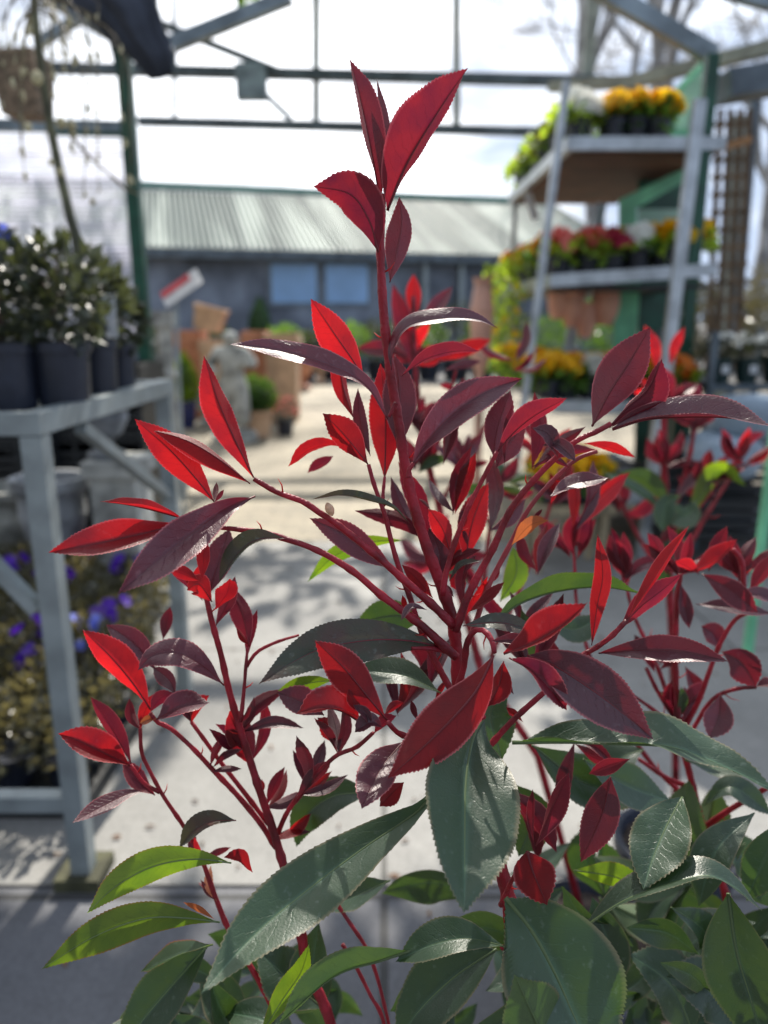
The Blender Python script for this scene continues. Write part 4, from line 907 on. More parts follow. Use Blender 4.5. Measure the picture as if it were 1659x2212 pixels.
L = [
 # --- top of the leader
 ([(822,440),(805,340),(780,220),(756,128)], 50,'P',-138,38,.415,.405),
 ([(832,440),(828,330),(822,250),(814,170)], 20,'P',-150,55,.420,.425),
 ([(836,455),(880,350),(950,235),(1010,147)], 88,'M',138,30,.412,.400, {'p':1.0,'twist':0}),
 ([(817,545),(798,478),(757,420),(677,402)], 92,'M',-165,14,.412,.40, {'p':1.1}),
 ([(842,610),(858,540),(868,480),(862,425)], 56,'P',170,10,.430,.440),
 ([(820,470),(806,420),(800,382)], 26,'P',170,15,.44,.45),
 # --- upper leaves round the leader
 ([(788,822),(760,775),(727,728),(671,645)], 74,'R',172,12,.425,.42),
 ([(838,905),(790,832),(706,787),(590,754),(494,743)], 46,'P',-52,14,.42,.40),
 ([(845,800),(850,750),(882,705),(960,688),(1030,690),(1074,708)], 34,'P',62,16,.42,.43),
 ([(868,812),(915,778),(975,760),(1036,758)], 30,'M',140,35,.43,.45),
 ([(863,970),(862,900),(862,830),(853,766)], 76,'P',170,6,.44,.455),
 ([(831,1036),(833,960),(832,880),(822,785)], 72,'R',-172,12,.445,.46),
 ([(765,905),(745,850),(735,800),(731,740)], 34,'R',150,35,.44,.45),
 ([(800,985),(785,935),(776,890),(773,838)], 30,'P',170,10,.44,.45),
 ([(795,1003),(765,965),(735,930),(697,893)], 64,'R',-165,22,.43,.425),
 ([(753,968),(710,962),(665,975),(622,1008)], 26,'R',-130,25,.45,.46),
 ([(720,985),(695,1000),(664,1022)], 24,'M',-150,20,.50,.52),
 ([(890,1005),(925,950),(985,888),(1053,845),(1127,818)], 80,'P',15,27,.42,.452, {'p':1.05,'twist':0,'wave':.05}),
 ([(884,1130),(850,1098),(803,1083),(740,1070),(676,1078)], 17,'O',-55,40,.42,.42),
 # --- left branches
 ([(548,1032),(505,945),(468,858),(441,768)], 62,'R',152,24,.405,.40),
 ([(540,1045),(470,990),(400,950),(330,930)], 42,'R',146,36,.405,.395),
 ([(463,1084),(420,1030),(365,970),(291,905)], 72,'R',-170,12,.405,.395),
 ([(398,1130),(320,1150),(220,1172),(105,1194)], 70,'R',-24,30,.405,.36,{'twist':0,'wave':.06}),
 ([(400,1122),(330,1103),(270,1090),(217,1083)], 30,'R',-60,48,.41,.40),
 ([(551,1072),(490,1098),(420,1148),(340,1212),(254,1284)], 92,'P',-12,26,.425,.352, {'wave':.07,'twist':6}),
 ([(620,1164),(560,1165),(515,1195),(473,1258)], 36,'O',-48,30,.405,.395),
 ([(430,1255),(395,1240),(362,1228)], 30,'R',-160,20,.42,.42),
 ([(436,1252),(440,1205),(443,1158)], 30,'R',170,25,.42,.425),
 ([(450,1285),(468,1225),(496,1140)], 62,'P',15,14,.46,.47),
 ([(458,1300),(430,1262),(404,1275)], 50,'R',170,10,.44,.43),
 ([(466,1316),(490,1282),(497,1250)], 46,'R',150,20,.44,.435),
 ([(466,1352),(492,1300),(508,1245)], 34,'P',160,15,.46,.46),
 ([(538,1398),(525,1330),(498,1265)], 46,'M',168,10,.46,.47),
 ([(533,1424),(542,1370),(556,1316)], 22,'M',165,20,.47,.47),
 ([(352,1382),(360,1345),(368,1310)], 26,'M',170,15,.50,.51),
 ([(325,1532),(290,1480),(240,1420),(178,1360)], 66,'R',-160,30,.46,.445),
 ([(337,1448),(300,1400),(262,1370),(229,1350)], 52,'P',-15,14,.48,.48),
 ([(484,1480),(440,1440),(385,1412),(330,1418),(298,1448)], 60,'P',-36,12,.455,.435, {'curl':.25}),
 ([(380,1500),(365,1470),(330,1440)], 36,'P',10,15,.47,.48),
 ([(325,1538),(345,1510),(374,1496)], 32,'M',160,15,.46,.46),
 ([(337,1555),(385,1530),(453,1518)], 52,'P',40,22,.455,.455),
 ([(340,1552),(320,1556),(302,1562)], 18,'N',-30,20,.46,.46),
 ([(284,1650),(245,1580),(196,1506)], 36,'M',-150,30,.47,.46),
 ([(283,1655),(220,1625),(170,1600),(126,1585)], 62,'R',-25,36,.47,.44),
 ([(312,1708),(270,1718),(215,1745),(155,1778)], 36,'P',-30,15,.475,.44),
 ([(335,1718),(300,1690),(265,1640)], 40,'M',-20,20,.48,.48),
 ([(303,1577),(314,1535),(334,1498)], 26,'R',160,15,.47,.47),
 ([(304,1577),(284,1545),(280,1508)], 22,'M',165,15,.47,.475),
 ([(413,1561),(398,1525),(372,1502)], 30,'M',20,15,.48,.48),
 ([(414,1561),(428,1520),(452,1502)], 28,'R',165,15,.48,.48),
 ([(413,1561),(410,1530),(418,1490)], 22,'P',20,25,.48,.485),
 ([(808,1585),(830,1560),(856,1546)], 26,'M',150,20,.43,.43),
 # --- yellow-green leaves lower left and the big grey-green one
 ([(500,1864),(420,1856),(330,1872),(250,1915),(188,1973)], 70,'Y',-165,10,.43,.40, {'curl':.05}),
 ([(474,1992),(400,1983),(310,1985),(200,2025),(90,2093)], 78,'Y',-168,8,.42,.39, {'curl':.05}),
 ([(545,1885),(515,1858),(484,1852)], 28,'R',-120,20,.44,.44),
 ([(462,1985),(430,1965),(396,1949)], 12,'N',-150,10,.44,.44),
 ([(940,1700),(903,1752),(786,1832),(663,1924),(550,2020),(434,2146)], 140,'G',-22,16,.435,.345, {'p':1.1,'twist':6,'wave':.05}),
 ([(510,1772),(460,1775),(420,1795),(386,1833)], 40,'O',-40,25,.46,.46),
 ([(1046,1545),(1020,1600),(1006,1690),(1004,1800),(1003,1970)], 206,'G',26,20,.43,.335, {'p':.95,'wave':.05,'twist':-6}),
 ([(1066,1416),(1030,1490),(970,1560),(906,1622),(838,1681)], 116,'R',174,12,.40,.375, {'p':1.0}),
 ([(1088,1428),(1078,1480),(1052,1527)], 50,'R',160,20,.41,.405),
 ([(835,1555),(790,1500),(740,1440),(680,1383)], 84,'R',170,12,.405,.395, {'p':1.15}),
 ([(782,1562),(735,1535),(690,1530),(641,1541)], 52,'R',-48,42,.405,.395),
 ([(786,1542),(765,1515),(752,1488)], 26,'R',160,25,.40,.40),
 ([(826,1572),(800,1560),(766,1582)], 34,'P',-30,30,.40,.395),
 ([(800,1570),(790,1545),(762,1522)], 22,'P',-20,40,.398,.395),
 ([(832,1542),(850,1528),(872,1517)], 20,'R',150,30,.42,.43),
 ([(700,1545),(660,1520),(598,1495)], 62,'P',-10,10,.45,.45),
 ([(735,1618),(720,1580),(686,1550)], 44,'R',165,15,.46,.46),
 ([(873,1600),(830,1650),(803,1700),(781,1747)], 84,'P',-5,14,.42,.37, {'curl':.2}),
 ([(872,1690),(845,1715),(820,1742)], 44,'R',165,10,.44,.44),
 ([(948,1396),(880,1384),(800,1383),(700,1400),(630,1432),(560,1477)], 100,'O',-20,10,.43,.39, {'p':1.0}),
 ([(953,1497),(880,1462),(820,1452),(760,1448)], 58,'G',-40,12,.45,.46),
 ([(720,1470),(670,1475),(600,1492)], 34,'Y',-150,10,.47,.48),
 ([(910,1335),(840,1330),(766,1350)], 78,'G',20,5,.50,.52, {'p':.9}),
 ([(873,1167),(800,1172),(725,1200),(664,1257)], 38,'Y',-160,12,.50,.52),
 ([(853,1230),(790,1190),(735,1150),(668,1119)], 62,'P',-10,8,.445,.45, {'p':1.05}),
 ([(923,1318),(890,1312),(866,1340)], 16,'P',-45,20,.42,.41),
 ([(935,1292),(905,1255),(868,1220)], 30,'R',170,12,.45,.45),
 # --- centre right
 ([(972,1190),(955,1140),(925,1098)], 44,'R',170,12,.45,.45),
 ([(953,1240),(948,1190),(926,1140)], 54,'P',-10,8,.46,.46),
 ([(1005,1218),(1015,1150),(1032,1095),(1055,1042)], 62,'R',172,14,.46,.47),
 ([(1000,1285),(990,1258),(970,1240)], 36,'R',165,10,.47,.47),
 ([(970,1256),(998,1222),(1038,1211)], 14,'O',50,30,.44,.44),
 ([(1066,990),(1074,930),(1103,842)], 60,'P',168,14,.44,.45),
 ([(1074,977),(1106,938),(1155,898),(1224,860)], 44,'M',142,32,.42,.41),
 ([(1090,1005),(1095,930),(1108,870)], 16,'M',160,30,.425,.43),
 ([(1072,1010),(1098,960),(1135,915)], 60,'P',170,10,.45,.46),
 ([(1279,921),(1315,850),(1355,790),(1405,706)], 100,'P',176,10,.42,.425, {'p':1.15}),
 ([(1316,924),(1355,880),(1400,840),(1430,774)], 58,'M',-142,42,.415,.41),
 ([(1320,924),(1370,895),(1432,867)], 15,'M',150,40,.41,.41),
 ([(1323,927),(1400,905),(1500,900),(1580,903),(1668,920)], 70,'P',66,26,.41,.39, {'p':1.05,'twist':0}),
 ([(1206,990),(1185,940),(1150,924)], 36,'P',-30,20,.41,.405),
 ([(1172,962),(1205,962),(1244,997)], 32,'P',35,25,.41,.40),
 ([(1262,958),(1310,965),(1372,988)], 22,'R',140,20,.48,.50),
 ([(1186,1075),(1240,1045),(1315,1032)], 36,'P',45,10,.44,.45),
 ([(1106,1177),(1145,1135),(1184,1124)], 32,'N',140,12,.44,.44),
 ([(1068,1347),(1120,1305),(1200,1278),(1300,1268),(1391,1283)], 60,'G',105,20,.46,.47),
 ([(1278,1394),(1290,1310),(1302,1240),(1291,1152)], 40,'R',172,10,.42,.42),
 ([(1353,1340),(1405,1262),(1445,1200),(1489,1135)], 26,'R',155,40,.42,.425),
 ([(1336,1360),(1385,1310),(1430,1275),(1472,1240)], 46,'M',150,20,.42,.42),
 ([(1293,1411),(1380,1405),(1470,1408),(1574,1428)], 60,'P',24,27,.43,.40, {'p':1.05,'wave':.05}),
 ([(1139,1416),(1200,1440),(1285,1495),(1350,1545),(1412,1597)], 122,'P',14,13,.395,.375, {'p':.92,'wave':.02}),
 ([(1088,1412),(1150,1390),(1215,1352),(1269,1302)], 62,'R',42,40,.39,.375, {'p':1.0}),
 ([(1100,1421),(1150,1450),(1190,1490),(1225,1535)], 50,'M',30,44,.39,.38),
 ([(1000,1352),(1080,1345),(1168,1366)], 40,'O',35,12,.42,.43),
 ([(1060,1385),(1110,1385),(1160,1395)], 26,'P',30,30,.40,.40),
 # --- right lower greens
 ([(1106,1603),(1220,1602),(1340,1606),(1440,1612),(1522,1638),(1676,1706)], 96,'G',62,26,.40,.37, {'wave':.07,'twist':0}),
 ([(1139,1840),(1150,1880),(1182,1955)], 94,'R',172,4,.41,.395, {'p':.85}),
 ([(1153,1820),(1150,1770),(1151,1704)], 18,'M',150,40,.41,.41),
 ([(1158,1828),(1190,1750),(1229,1668)], 42,'M',-150,35,.41,.405),
 ([(1319,1678),(1300,1760),(1254,1863)], 76,'P',172,6,.42,.42, {'p':.95}),
 ([(1360,1640),(1310,1655),(1272,1672)], 34,'M',20,20,.43,.43),
 ([(1474,1722),(1440,1785),(1410,1855),(1389,1922)], 124,'G',-14,18,.46,.42, {'p':.95}),
 ([(1092,1940),(1148,2010),(1200,2105),(1262,2240),(1330,2340)], 262,'G',10,12,.41,.37, {'p':.9}),
 ([(1235,2330),(1170,2230),(1112,2106)], 150,'G',170,12,.38,.36, {'p':1.0}),
 ([(1249,2012),(1350,1945),(1459,1905),(1530,1892),(1590,1918),(1647,1967)], 58,'G',60,20,.43,.42),
 ([(1573,1930),(1590,2050),(1622,2160),(1660,2290)], 160,'G',-10,14,.43,.43, {'p':.9}),
 ([(1690,1770),(1650,1860),(1612,1945)], 80,'G',-8,10,.46,.47),
 ([(1090,2044),(1010,2028),(930,2042),(855,2078)], 76,'G',-30,16,.42,.42),
 ([(890,2052),(820,2075),(720,2110),(600,2212)], 70,'G',-112,18,.42,.41),
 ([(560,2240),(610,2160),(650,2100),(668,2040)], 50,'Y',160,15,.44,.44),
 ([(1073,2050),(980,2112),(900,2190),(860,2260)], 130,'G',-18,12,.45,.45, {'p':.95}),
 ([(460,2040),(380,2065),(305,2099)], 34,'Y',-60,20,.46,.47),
 ([(446,2046),(380,2120),(300,2215),(255,2290)], 110,'G',-18,12,.47,.47, {'p':.95}),
 ([(700,2180),(640,2130),(590,2085),(553,2050)], 110,'G',-20,8,.50,.50),
 ([(842,1902),(770,1935),(700,1965)], 62,'G',-35,14,.50,.51),
 ([(800,1712),(720,1720),(660,1765),(640,1830)], 84,'G',-15,10,.50,.52, {'p':.95}),
 ([(1080,1300),(1115,1240),(1108,1180)], 52,'Y',170,8,.56,.57),
 ([(1100,1480),(1060,1540),(1085,1640)], 95,'G',10,8,.46,.46),
 ([(1180,1340),(1240,1360),(1300,1330)], 60,'G',20,8,.55,.55),
 ([(1150,1610),(1260,1690),(1400,1730)], 110,'G',20,10,.50,.52),
 ([(1260,1640),(1360,1700),(1450,1730)], 90,'G',26,10,.50,.52),
 ([(1106,1690),(1150,1760),(1120,1850)], 90,'G',-10,10,.50,.50),
 ([(1500,2240),(1450,2130),(1360,2060)], 120,'G',-30,10,.50,.50),
 ([(1600,2230),(1530,2140),(1440,2110)], 120,'G',-20,10,.47,.47),
 ([(1240,1880),(1330,1895),(1400,1930)], 50,'Y',150,8,.50,.50),
 ([(1450,1960),(1520,2010),(1560,2090)], 70,'G',20,10,.50,.52),
]
for (a, b) in ((0, 0),): pass
# twigs: (points, r0, r1, d0, d1, stipules)
ST = [
 ([(826,420),(822,520),(824,600),(830,690),(840,780),(852,860),(864,930),(876,1010),(898,1105),(925,1190),(955,1270),(976,1335),(987,1410),(990,1480),(1010,1600),(1045,1740),(1072,1850),(1096,1930),(1110,2060),(1112,2200)], 9, 18, .415, .47, 12),
 ([(548,1034),(580,1053),(605,1066),(655,1084),(688,1106),(722,1128),(772,1167),(822,1208),(874,1254),(920,1294),(950,1322),(980,1352)], 5, 9, .405, .43, 4),
 ([(398,1124),(440,1128),(468,1138),(500,1142),(570,1150),(622,1166),(664,1180),(713,1203),(770,1240),(820,1283),(870,1320),(914,1354),(955,1392),(986,1420)], 4, 9, .405, .43, 4),
 ([(796,1003),(806,1040),(818,1075),(832,1115),(846,1172),(863,1230),(886,1292),(906,1352),(936,1420),(975,1492),(1000,1540)], 4, 7, .43, .44, 5),
 ([(831,1030),(828,1060),(826,1090)], 3, 4, .44, .435, 0),
 ([(1074,975),(1064,995),(1036,1048),(1009,1102),(982,1174),(963,1240),(956,1285)], 4, 6, .42, .43, 3),
 ([(1320,915),(1293,930),(1246,952),(1206,984),(1156,1034),(1104,1100),(1063,1189),(1026,1256),(1003,1308),(984,1364)], 5, 8, .412, .43, 6),
 ([(1290,975),(1249,990),(1206,1026),(1145,1095),(1100,1180),(1052,1272),(1030,1338),(1010,1390)], 4, 6, .45, .455, 4),
 ([(1354,1340),(1320,1375),(1286,1400),(1258,1416),(1225,1450),(1170,1500),(1106,1558),(1050,1620)], 5, 6, .42, .43, 2),
 ([(838,1560),(858,1582),(888,1594),(940,1610),(1000,1600)], 5, 7, .405, .43, 2),
 ([(890,1400),(940,1402),(978,1412)], 3, 6, .42, .435, 0),
 ([(1068,1410),(1063,1385),(1050,1366),(1030,1360),(1010,1385),(1002,1440),(990,1480)], 5, 7, .40, .43, 1),
 ([(840,900),(850,880),(856,870)], 3, 5, .42, .42, 0),
 ([(893,1000),(884,1015),(882,1032)], 4, 5, .42, .42, 0),
 ([(437,1240),(441,1268),(457,1340),(477,1413),(493,1484),(513,1556),(540,1642),(565,1720),(598,1820),(645,1990),(664,2092),(704,2180),(740,2300)], 5, 11, .455, .50, 8),
 ([(535,1398),(531,1440),(528,1480),(520,1560)], 3, 4, .465, .46, 2),
 ([(646,1372),(600,1386),(556,1408),(532,1440)], 2.5, 4, .47, .465, 0),
 ([(325,1540),(340,1560),(368,1573),(417,1617),(457,1660),(510,1715),(560,1775),(596,1830)], 4, 6, .46, .49, 3),
 ([(413,1559),(443,1600),(478,1648),(530,1715),(580,1780)], 4, 5, .48, .49, 2),
 ([(303,1573),(306,1625),(322,1662),(353,1720),(398,1787),(434,1852),(468,1945),(500,2020),(560,2120),(620,2240)], 3.5, 6, .47, .50, 3),
 ([(283,1652),(310,1690),(345,1712)], 3, 4, .47, .475, 1),
 ([(806,1583),(770,1614),(730,1630),(696,1660),(663,1697),(622,1752),(600,1800)], 4, 5, .43, .485, 3),
 ([(1140,1842),(1125,1870),(1104,1905),(1082,1955)], 4, 5, .41, .45, 1),
 ([(1085,2046),(1100,2060),(1112,2075)], 5, 6, .43, .46, 0),
 ([(1045,1548),(1020,1560),(1000,1570)], 5, 6, .41, .43, 0),
 ([(860,2300),(820,2130),(792,2050),(760,2000),(720,1940),(700,1900)], 3, 4, .50, .50, 0),
 ([(870,2400),(830,2212),(800,2150),(770,2090),(740,2040)], 3.5, 3.5, .50, .50, 0),
]
for i, (pts, r0, r1, d0, d1, sp_) in enumerate(ST):
    ex = None
    if i == 0: ex = [(.12, .42, .55), (.16, .46, .38), (.18, .50, .17)]
    if i == 14: ex = [(0.02, .47, .42), (.13, .50, .17)]
    stem(main, pts, r0, r1, d0, d1, m_stem if i != 7 else m_stemp, spikes=sp_, seed=i, extra=ex)
# small tip leaves and stipule tufts at the nodes of the main shrub
rg = random.Random(77)
small = []
def tuft(x, y, d, n=3, s=26, kind='RM'):
    for k in range(n):
        a_ = rg.uniform(-2.6, -.5); l_ = s * rg.uniform(.6, 1.2)
        small.append(([(x, y), (x + math.cos(a_) * l_ * .5, y + math.sin(a_) * l_ * .5), (x + math.cos(a_) * l_, y + math.sin(a_) * l_)], l_ * .28, rg.choice(kind), rg.choice([-1, 1]) * rg.uniform(130, 170), rg.uniform(10, 35), d, d + rg.uniform(-.01, .01)))
for (x, y, d) in ((463,1085,.405),(462,1083,.41),(540,1395,.46),(520,1560,.465),(560,1720,.484),(980,1290,.44),(1000,1240,.44),(1010,1180,.45),(1060,1260,.46),(900,1290,.44),(930,1100,.45),(990,1130,.46),(1190,1090,.45),(1150,1120,.455),(1230,1010,.44),(1000,1480,.43),(1110,1500,.43),(1130,1560,.44),(1290,1400,.42),(1010,1930,.45),(905,1560,.44),(940,1510,.45),(880,1330,.44)):
    tuft(x, y, d, 1, 44, 'MMR')
# clustered half-grown leaves between the branches
def cluster(x, y, d, n, s, kinds, w=.23, a0=-1.57, spread=.95):
    s = s * 1.45; n = max(3, int(n * .62)); kinds = kinds + 'MP'
    for k in range(n):
        a_ = a0 + rg.uniform(-spread, spread); l_ = s * rg.uniform(.65, 1.2); b_ = rg.uniform(-.25, .25)
        x0 = x + rg.uniform(-3, 3); y0 = y + rg.uniform(-8, 8)
        small.append(([(x0, y0), (x0 + math.cos(a_ + b_) * l_ * .5, y0 + math.sin(a_ + b_) * l_ * .5), (x0 + math.cos(a_) * l_, y0 + math.sin(a_) * l_)], l_ * w * rg.uniform(.8, 1.2), rg.choice(kinds), rg.choice([-1, 1]) * rg.choice([rg.uniform(10, 50), rg.uniform(130, 172)]), rg.uniform(8, 30), d + rg.uniform(-.01, .01), d + rg.uniform(-.02, .02)))
cluster(545, 1655, .482, 5, 85, 'RMP', a0=-1.2); cluster(575, 1745, .486, 4, 70, 'RM', a0=-1.0); cluster(434, 1852, .483, 4, 50, 'RM', a0=-1.0); cluster(519, 1575, .475, 4, 80, 'PM', a0=-.9)
cluster(640, 1725, .47, 6, 85, 'PPMR', a0=-.9); cluster(664, 1697, .465, 4, 75, 'PPR', a0=-1.2); cluster(535, 1625, .48, 4, 80, 'PMR', a0=-1.9)
cluster(457, 1660, .475, 4, 60, 'PM', a0=-1.0); cluster(596, 1812, .49, 5, 70, 'RMP', a0=-.6); cluster(730, 1630, .455, 4, 90, 'PM', a0=-1.3); cluster(440, 1300, .47, 4, 90, 'RM', a0=-1.5)
cluster(940, 1250, .47, 5, 100, 'RM', a0=-1.2); cluster(1060, 1150, .50, 5, 100, 'MP', a0=-1.5); cluster(960, 1000, .50, 4, 90, 'PM'); cluster(1150, 1010, .48, 4, 110, 'MP', a0=-1.2); cluster(930, 1180, .48, 5, 120, 'MP', a0=-2)
cluster(980, 1110, .47, 5, 90, 'RMP'); cluster(1010, 1330, .46, 5, 80, 'RM'); cluster(1120, 1360, .50, 6, 90, 'PM'); cluster(1160, 1240, .52, 6, 90, 'RMP')
cluster(930, 1490, .47, 5, 90, 'RMG'); cluster(860, 1540, .48, 5, 110, 'RM'); cluster(1150, 1450, .48, 4, 110, 'MR'); cluster(1230, 1470, .50, 5, 110, 'MPG')
cluster(1090, 1700, .47, 5, 110, 'MG', a0=1.5); cluster(1240, 1600, .49, 5, 110, 'MP', a0=1.2); cluster(1240, 1150, .60, 6, 100, 'RMP')
cluster(468, 1945, .486, 3, 45, 'RN')
# the dense dark foliage lower down
gr = random.Random(31)
for k in range(150):
    x = gr.uniform(330, 1700); lim = 2030 - (max(0, x - 640) / 1000) * 330
    if x < 640: lim = 2030 + (640 - x) * .22
    y = gr.uniform(lim, 2560); d = gr.uniform(.47, .66)
    if 640 < x < 830 and y < 2130: continue
    a_ = gr.uniform(-3.4, .3) if y > 2150 else gr.uniform(-.6, 3.7); l_ = gr.uniform(150, 250) * .47 / d
    if 1230 < x < 1600 and y < 2090 and gr.random() < .75: continue
    q = [(x, y), (x + math.cos(a_ + .15) * l_ * .5, y + math.sin(a_ + .15) * l_ * .5), (x + math.cos(a_ - .1) * l_, y + math.sin(a_ - .1) * l_)]
    if x > 1090 and min(p_[1] for p_ in q) < 1700: continue
    small.append((q, l_ * gr.uniform(.30, .42), 'Y' if gr.random() < .04 else 'G', gr.uniform(-50, 50), gr.uniform(6, 20), d, d + gr.uniform(-.03, .03), {'teeth': False}))
Ls = sorted(L, key=size_of, reverse=True); keep, rest = Ls[:100], Ls[100:]
for i, s in enumerate(keep): leaf_obj(main, s, i + 1)
merged(main, [s for s in rest + small], 'small_leaf', 900)
mb = MB(); c = P(712, 1100, .409); ax = (P(706, 1086, .405) - P(719, 1116, .409)).normalized()
e1 = ax.orthogonal().normalized(); e2 = ax.cross(e1); vs = []
for i, (t, r_) in enumerate(((-.0042, .0004), (-.003, .0016), (-.001, .0024), (.0012, .0023), (.003, .0015), (.0040, .0006))):
    for j in range(10): a_ = j * math.pi / 5; vs.append(c + ax * t + (e1 * math.cos(a_) + e2 * math.sin(a_)) * r_)
mb.add(vs, [(i * 10 + j, i * 10 + (j + 1) % 10, (i + 1) * 10 + (j + 1) % 10, (i + 1) * 10 + j) for i in range(5) for j in range(10)])
mb.build('bud_scale', M('papery bud scale', (.62, .45, .32), .4, var=.3, scale=300, trans=.4, tcol=(.85, .6, .4)), main, smooth=True)

def neighbour(label, loc, stems, leaves, seed):
    o = shrub_base('photinia_shrub', loc, label)
    for i, (pts, r0, r1, d0, d1, ex) in enumerate(stems): stem(o, pts, r0, r1, d0, d1, spikes=3, seed=seed + i, extra=ex)
    for i, s in enumerate(leaves[:100]): leaf_obj(o, s, seed + i)
    if leaves[100:]: merged(o, leaves[100:], 'small_leaf', seed + 500)
    return o
def spray(x, y, d, n, s, kinds, seed, a0=-1.57, spread=1.2, w=.3):
    rr = random.Random(seed); out_ = []
    for k in range(n):
        a_ = a0 + rr.uniform(-spread, spread); l_ = s * rr.uniform(.7, 1.2); b_ = rr.uniform(-.3, .3); x0 = x + rr.uniform(-8, 8); y0 = y + rr.uniform(-14, 14)
        out_.append(([(x0, y0), (x0 + math.cos(a_ + b_) * l_ * .5, y0 + math.sin(a_ + b_) * l_ * .5), (x0 + math.cos(a_) * l_, y0 + math.sin(a_) * l_)], l_ * w * rr.uniform(.8, 1.15), rr.choice(kinds), rr.choice([-1, 1]) * rr.choice([rr.uniform(15, 50), rr.uniform(135, 172)]), rr.uniform(8, 30), d, d + rr.uniform(-.02, .02)))
    return out_
# right-hand neighbour
nb1 = [
 ([(1490,1235),(1545,1210),(1592,1165)],36,'R',140,30,.57,.57),([(1510,1240),(1485,1225),(1458,1212)],26,'R',-140,30,.57,.57),
 ([(1530,1235),(1550,1180),(1571,1136)],32,'M',170,12,.58,.58),([(1516,1240),(1570,1270),(1638,1324)],54,'M',20,12,.56,.55),
 ([(1470,1260),(1480,1310),(1489,1358)],30,'P',10,15,.58,.58),([(1503,1305),(1580,1312),(1668,1326)],32,'P',40,10,.57,.56),
 ([(1619,1278),(1645,1240),(1672,1196)],32,'M',165,14,.58,.58),([(1590,1288),(1640,1285),(1690,1300)],30,'P',40,14,.57,.57),
 ([(1556,1402),(1540,1370),(1515,1352)],46,'P',-15,12,.60,.60),([(1559,1408),(1600,1430),(1634,1484)],70,'M',10,10,.55,.54),
 ([(1556,1500),(1552,1545),(1532,1597)],62,'P',5,14,.56,.55),([(1480,1440),(1500,1480),(1520,1510)],34,'P',20,15,.62,.62),
 ([(1634,1484),(1650,1480),(1690,1475)],26,'M',40,15,.55,.55),([(1440,1240),(1420,1180),(1398,1150)],30,'M',170,15,.60,.60),
 ([(1500,1780),(1460,1790),(1420,1760)],90,'G',-30,10,.60,.60),([(1530,1830),(1590,1840),(1650,1900)],80,'G',20,10,.60,.60),([(1520,1740),(1580,1700),(1668,1760)],50,'G',30,10,.56,.55),
 ([(1480,1640),(1540,1660),(1640,1660)],60,'G',60,10,.58,.58),([(1390,1620),(1340,1640),(1300,1700)],90,'G',-30,10,.60,.60),([(1420,1900),(1460,1840),(1500,1840)],70,'G',20,10,.60,.60)]
nb1 += spray(1470, 1240, .60, 7, 95, 'MMP', 1, w=.24) + spray(1350, 1250, .66, 7, 95, 'MMP', 2, w=.24) + spray(1420, 1440, .62, 6, 70, 'MP', 3) + spray(1600, 1250, .62, 7, 90, 'MP', 4) + spray(1240, 1200, .66, 8, 100, 'MMP', 5, w=.24) + spray(1470, 1560, .60, 7, 90, 'GM', 6) + spray(1500, 1900, .60, 7, 190, 'G', 7, spread=3.1, w=.4) + spray(1560, 2080, .62, 8, 200, 'G', 8, spread=3.1, w=.4)+ spray(1300, 1950, .66, 4, 180, 'G', 9, spread=3.1, w=.4)
ns1 = [([(1470,1240),(1462,1310),(1459,1440),(1467,1584),(1487,1660),(1507,1744),(1530,1828),(1555,1892),(1572,1950),(1600,2080)], 5, 8, .58, .62, [(.33, .62, .45), (.36, .70, .17)]),
 ([(1640,1320),(1593,1334),(1556,1390),(1530,1457),(1507,1520),(1470,1585)], 4, 5, .57, .60, None), ([(1396,1443),(1424,1500),(1462,1560)], 4, 4, .60, .60, None), ([(1369,1503),(1420,1540),(1462,1580)], 3, 4, .60, .60, None),
 ([(1583,1186),(1603,1215),(1607,1276)], 5, 5, .56, .56, None), ([(1634,1484),(1590,1488),(1540,1510),(1500,1570),(1478,1610)], 4, 4, .56, .59, None),
 ([(1659,1700),(1600,1735),(1560,1760),(1520,1790)], 5, 6, .56, .60, None), ([(1380,1640),(1440,1680),(1490,1700)], 4, 5, .60, .60, None), ([(1350,1250),(1370,1330),(1420,1440),(1460,1560)], 3, 5, .66, .62, None), ([(1240,1200),(1250,1330),(1300,1480),(1400,1640),(1480,1720)], 3, 5, .66, .64, None)]
neighbour('soft-focus red-leaved photinia standing close behind the foreground one on the right', (.37, .71, 0), ns1, nb1, 300)
# behind, centre
nb2 = [([(893,800),(885,745),(848,610)],44,'M',170,12,.86,.87),([(897,690),(895,640),(893,592)],34,'R',168,14,.86,.86),([(905,705),(940,665),(977,620)],32,'P',25,12,.85,.85),
 ([(870,720),(890,700),(905,680)],20,'R',160,14,.86,.86),([(940,780),(1000,760),(1062,733)],34,'R',150,20,.84,.84),([(880,760),(830,755),(770,752)],34,'M',-30,12,.88,.88),
 ([(905,910),(950,890),(985,890)],36,'M',40,20,.84,.84),([(960,800),(1000,790),(1040,780)],20,'P',40,20,.84,.84)]
nb2 += spray(895, 790, .87, 8, 75, 'RMP', 21) + spray(900, 930, .86, 10, 75, 'PM', 22) + spray(990, 850, .84, 5, 60, 'PM', 23) + spray(1000, 1010, .84, 8, 70, 'PMG', 24) + spray(900, 1010, .86, 9, 70, 'PMG', 25) + spray(1110, 790, .9, 5, 80, 'PM', 26, w=.22) + spray(1070, 1060, .84, 8, 80, 'GMY', 27, spread=2.4) + spray(1200, 1080, .84, 8, 80, 'RMP', 28)+ spray(1160, 980, .86, 5, 80, 'RMP', 29) + spray(950, 1200, .84, 12, 100, 'GMP', 30, spread=2.6)
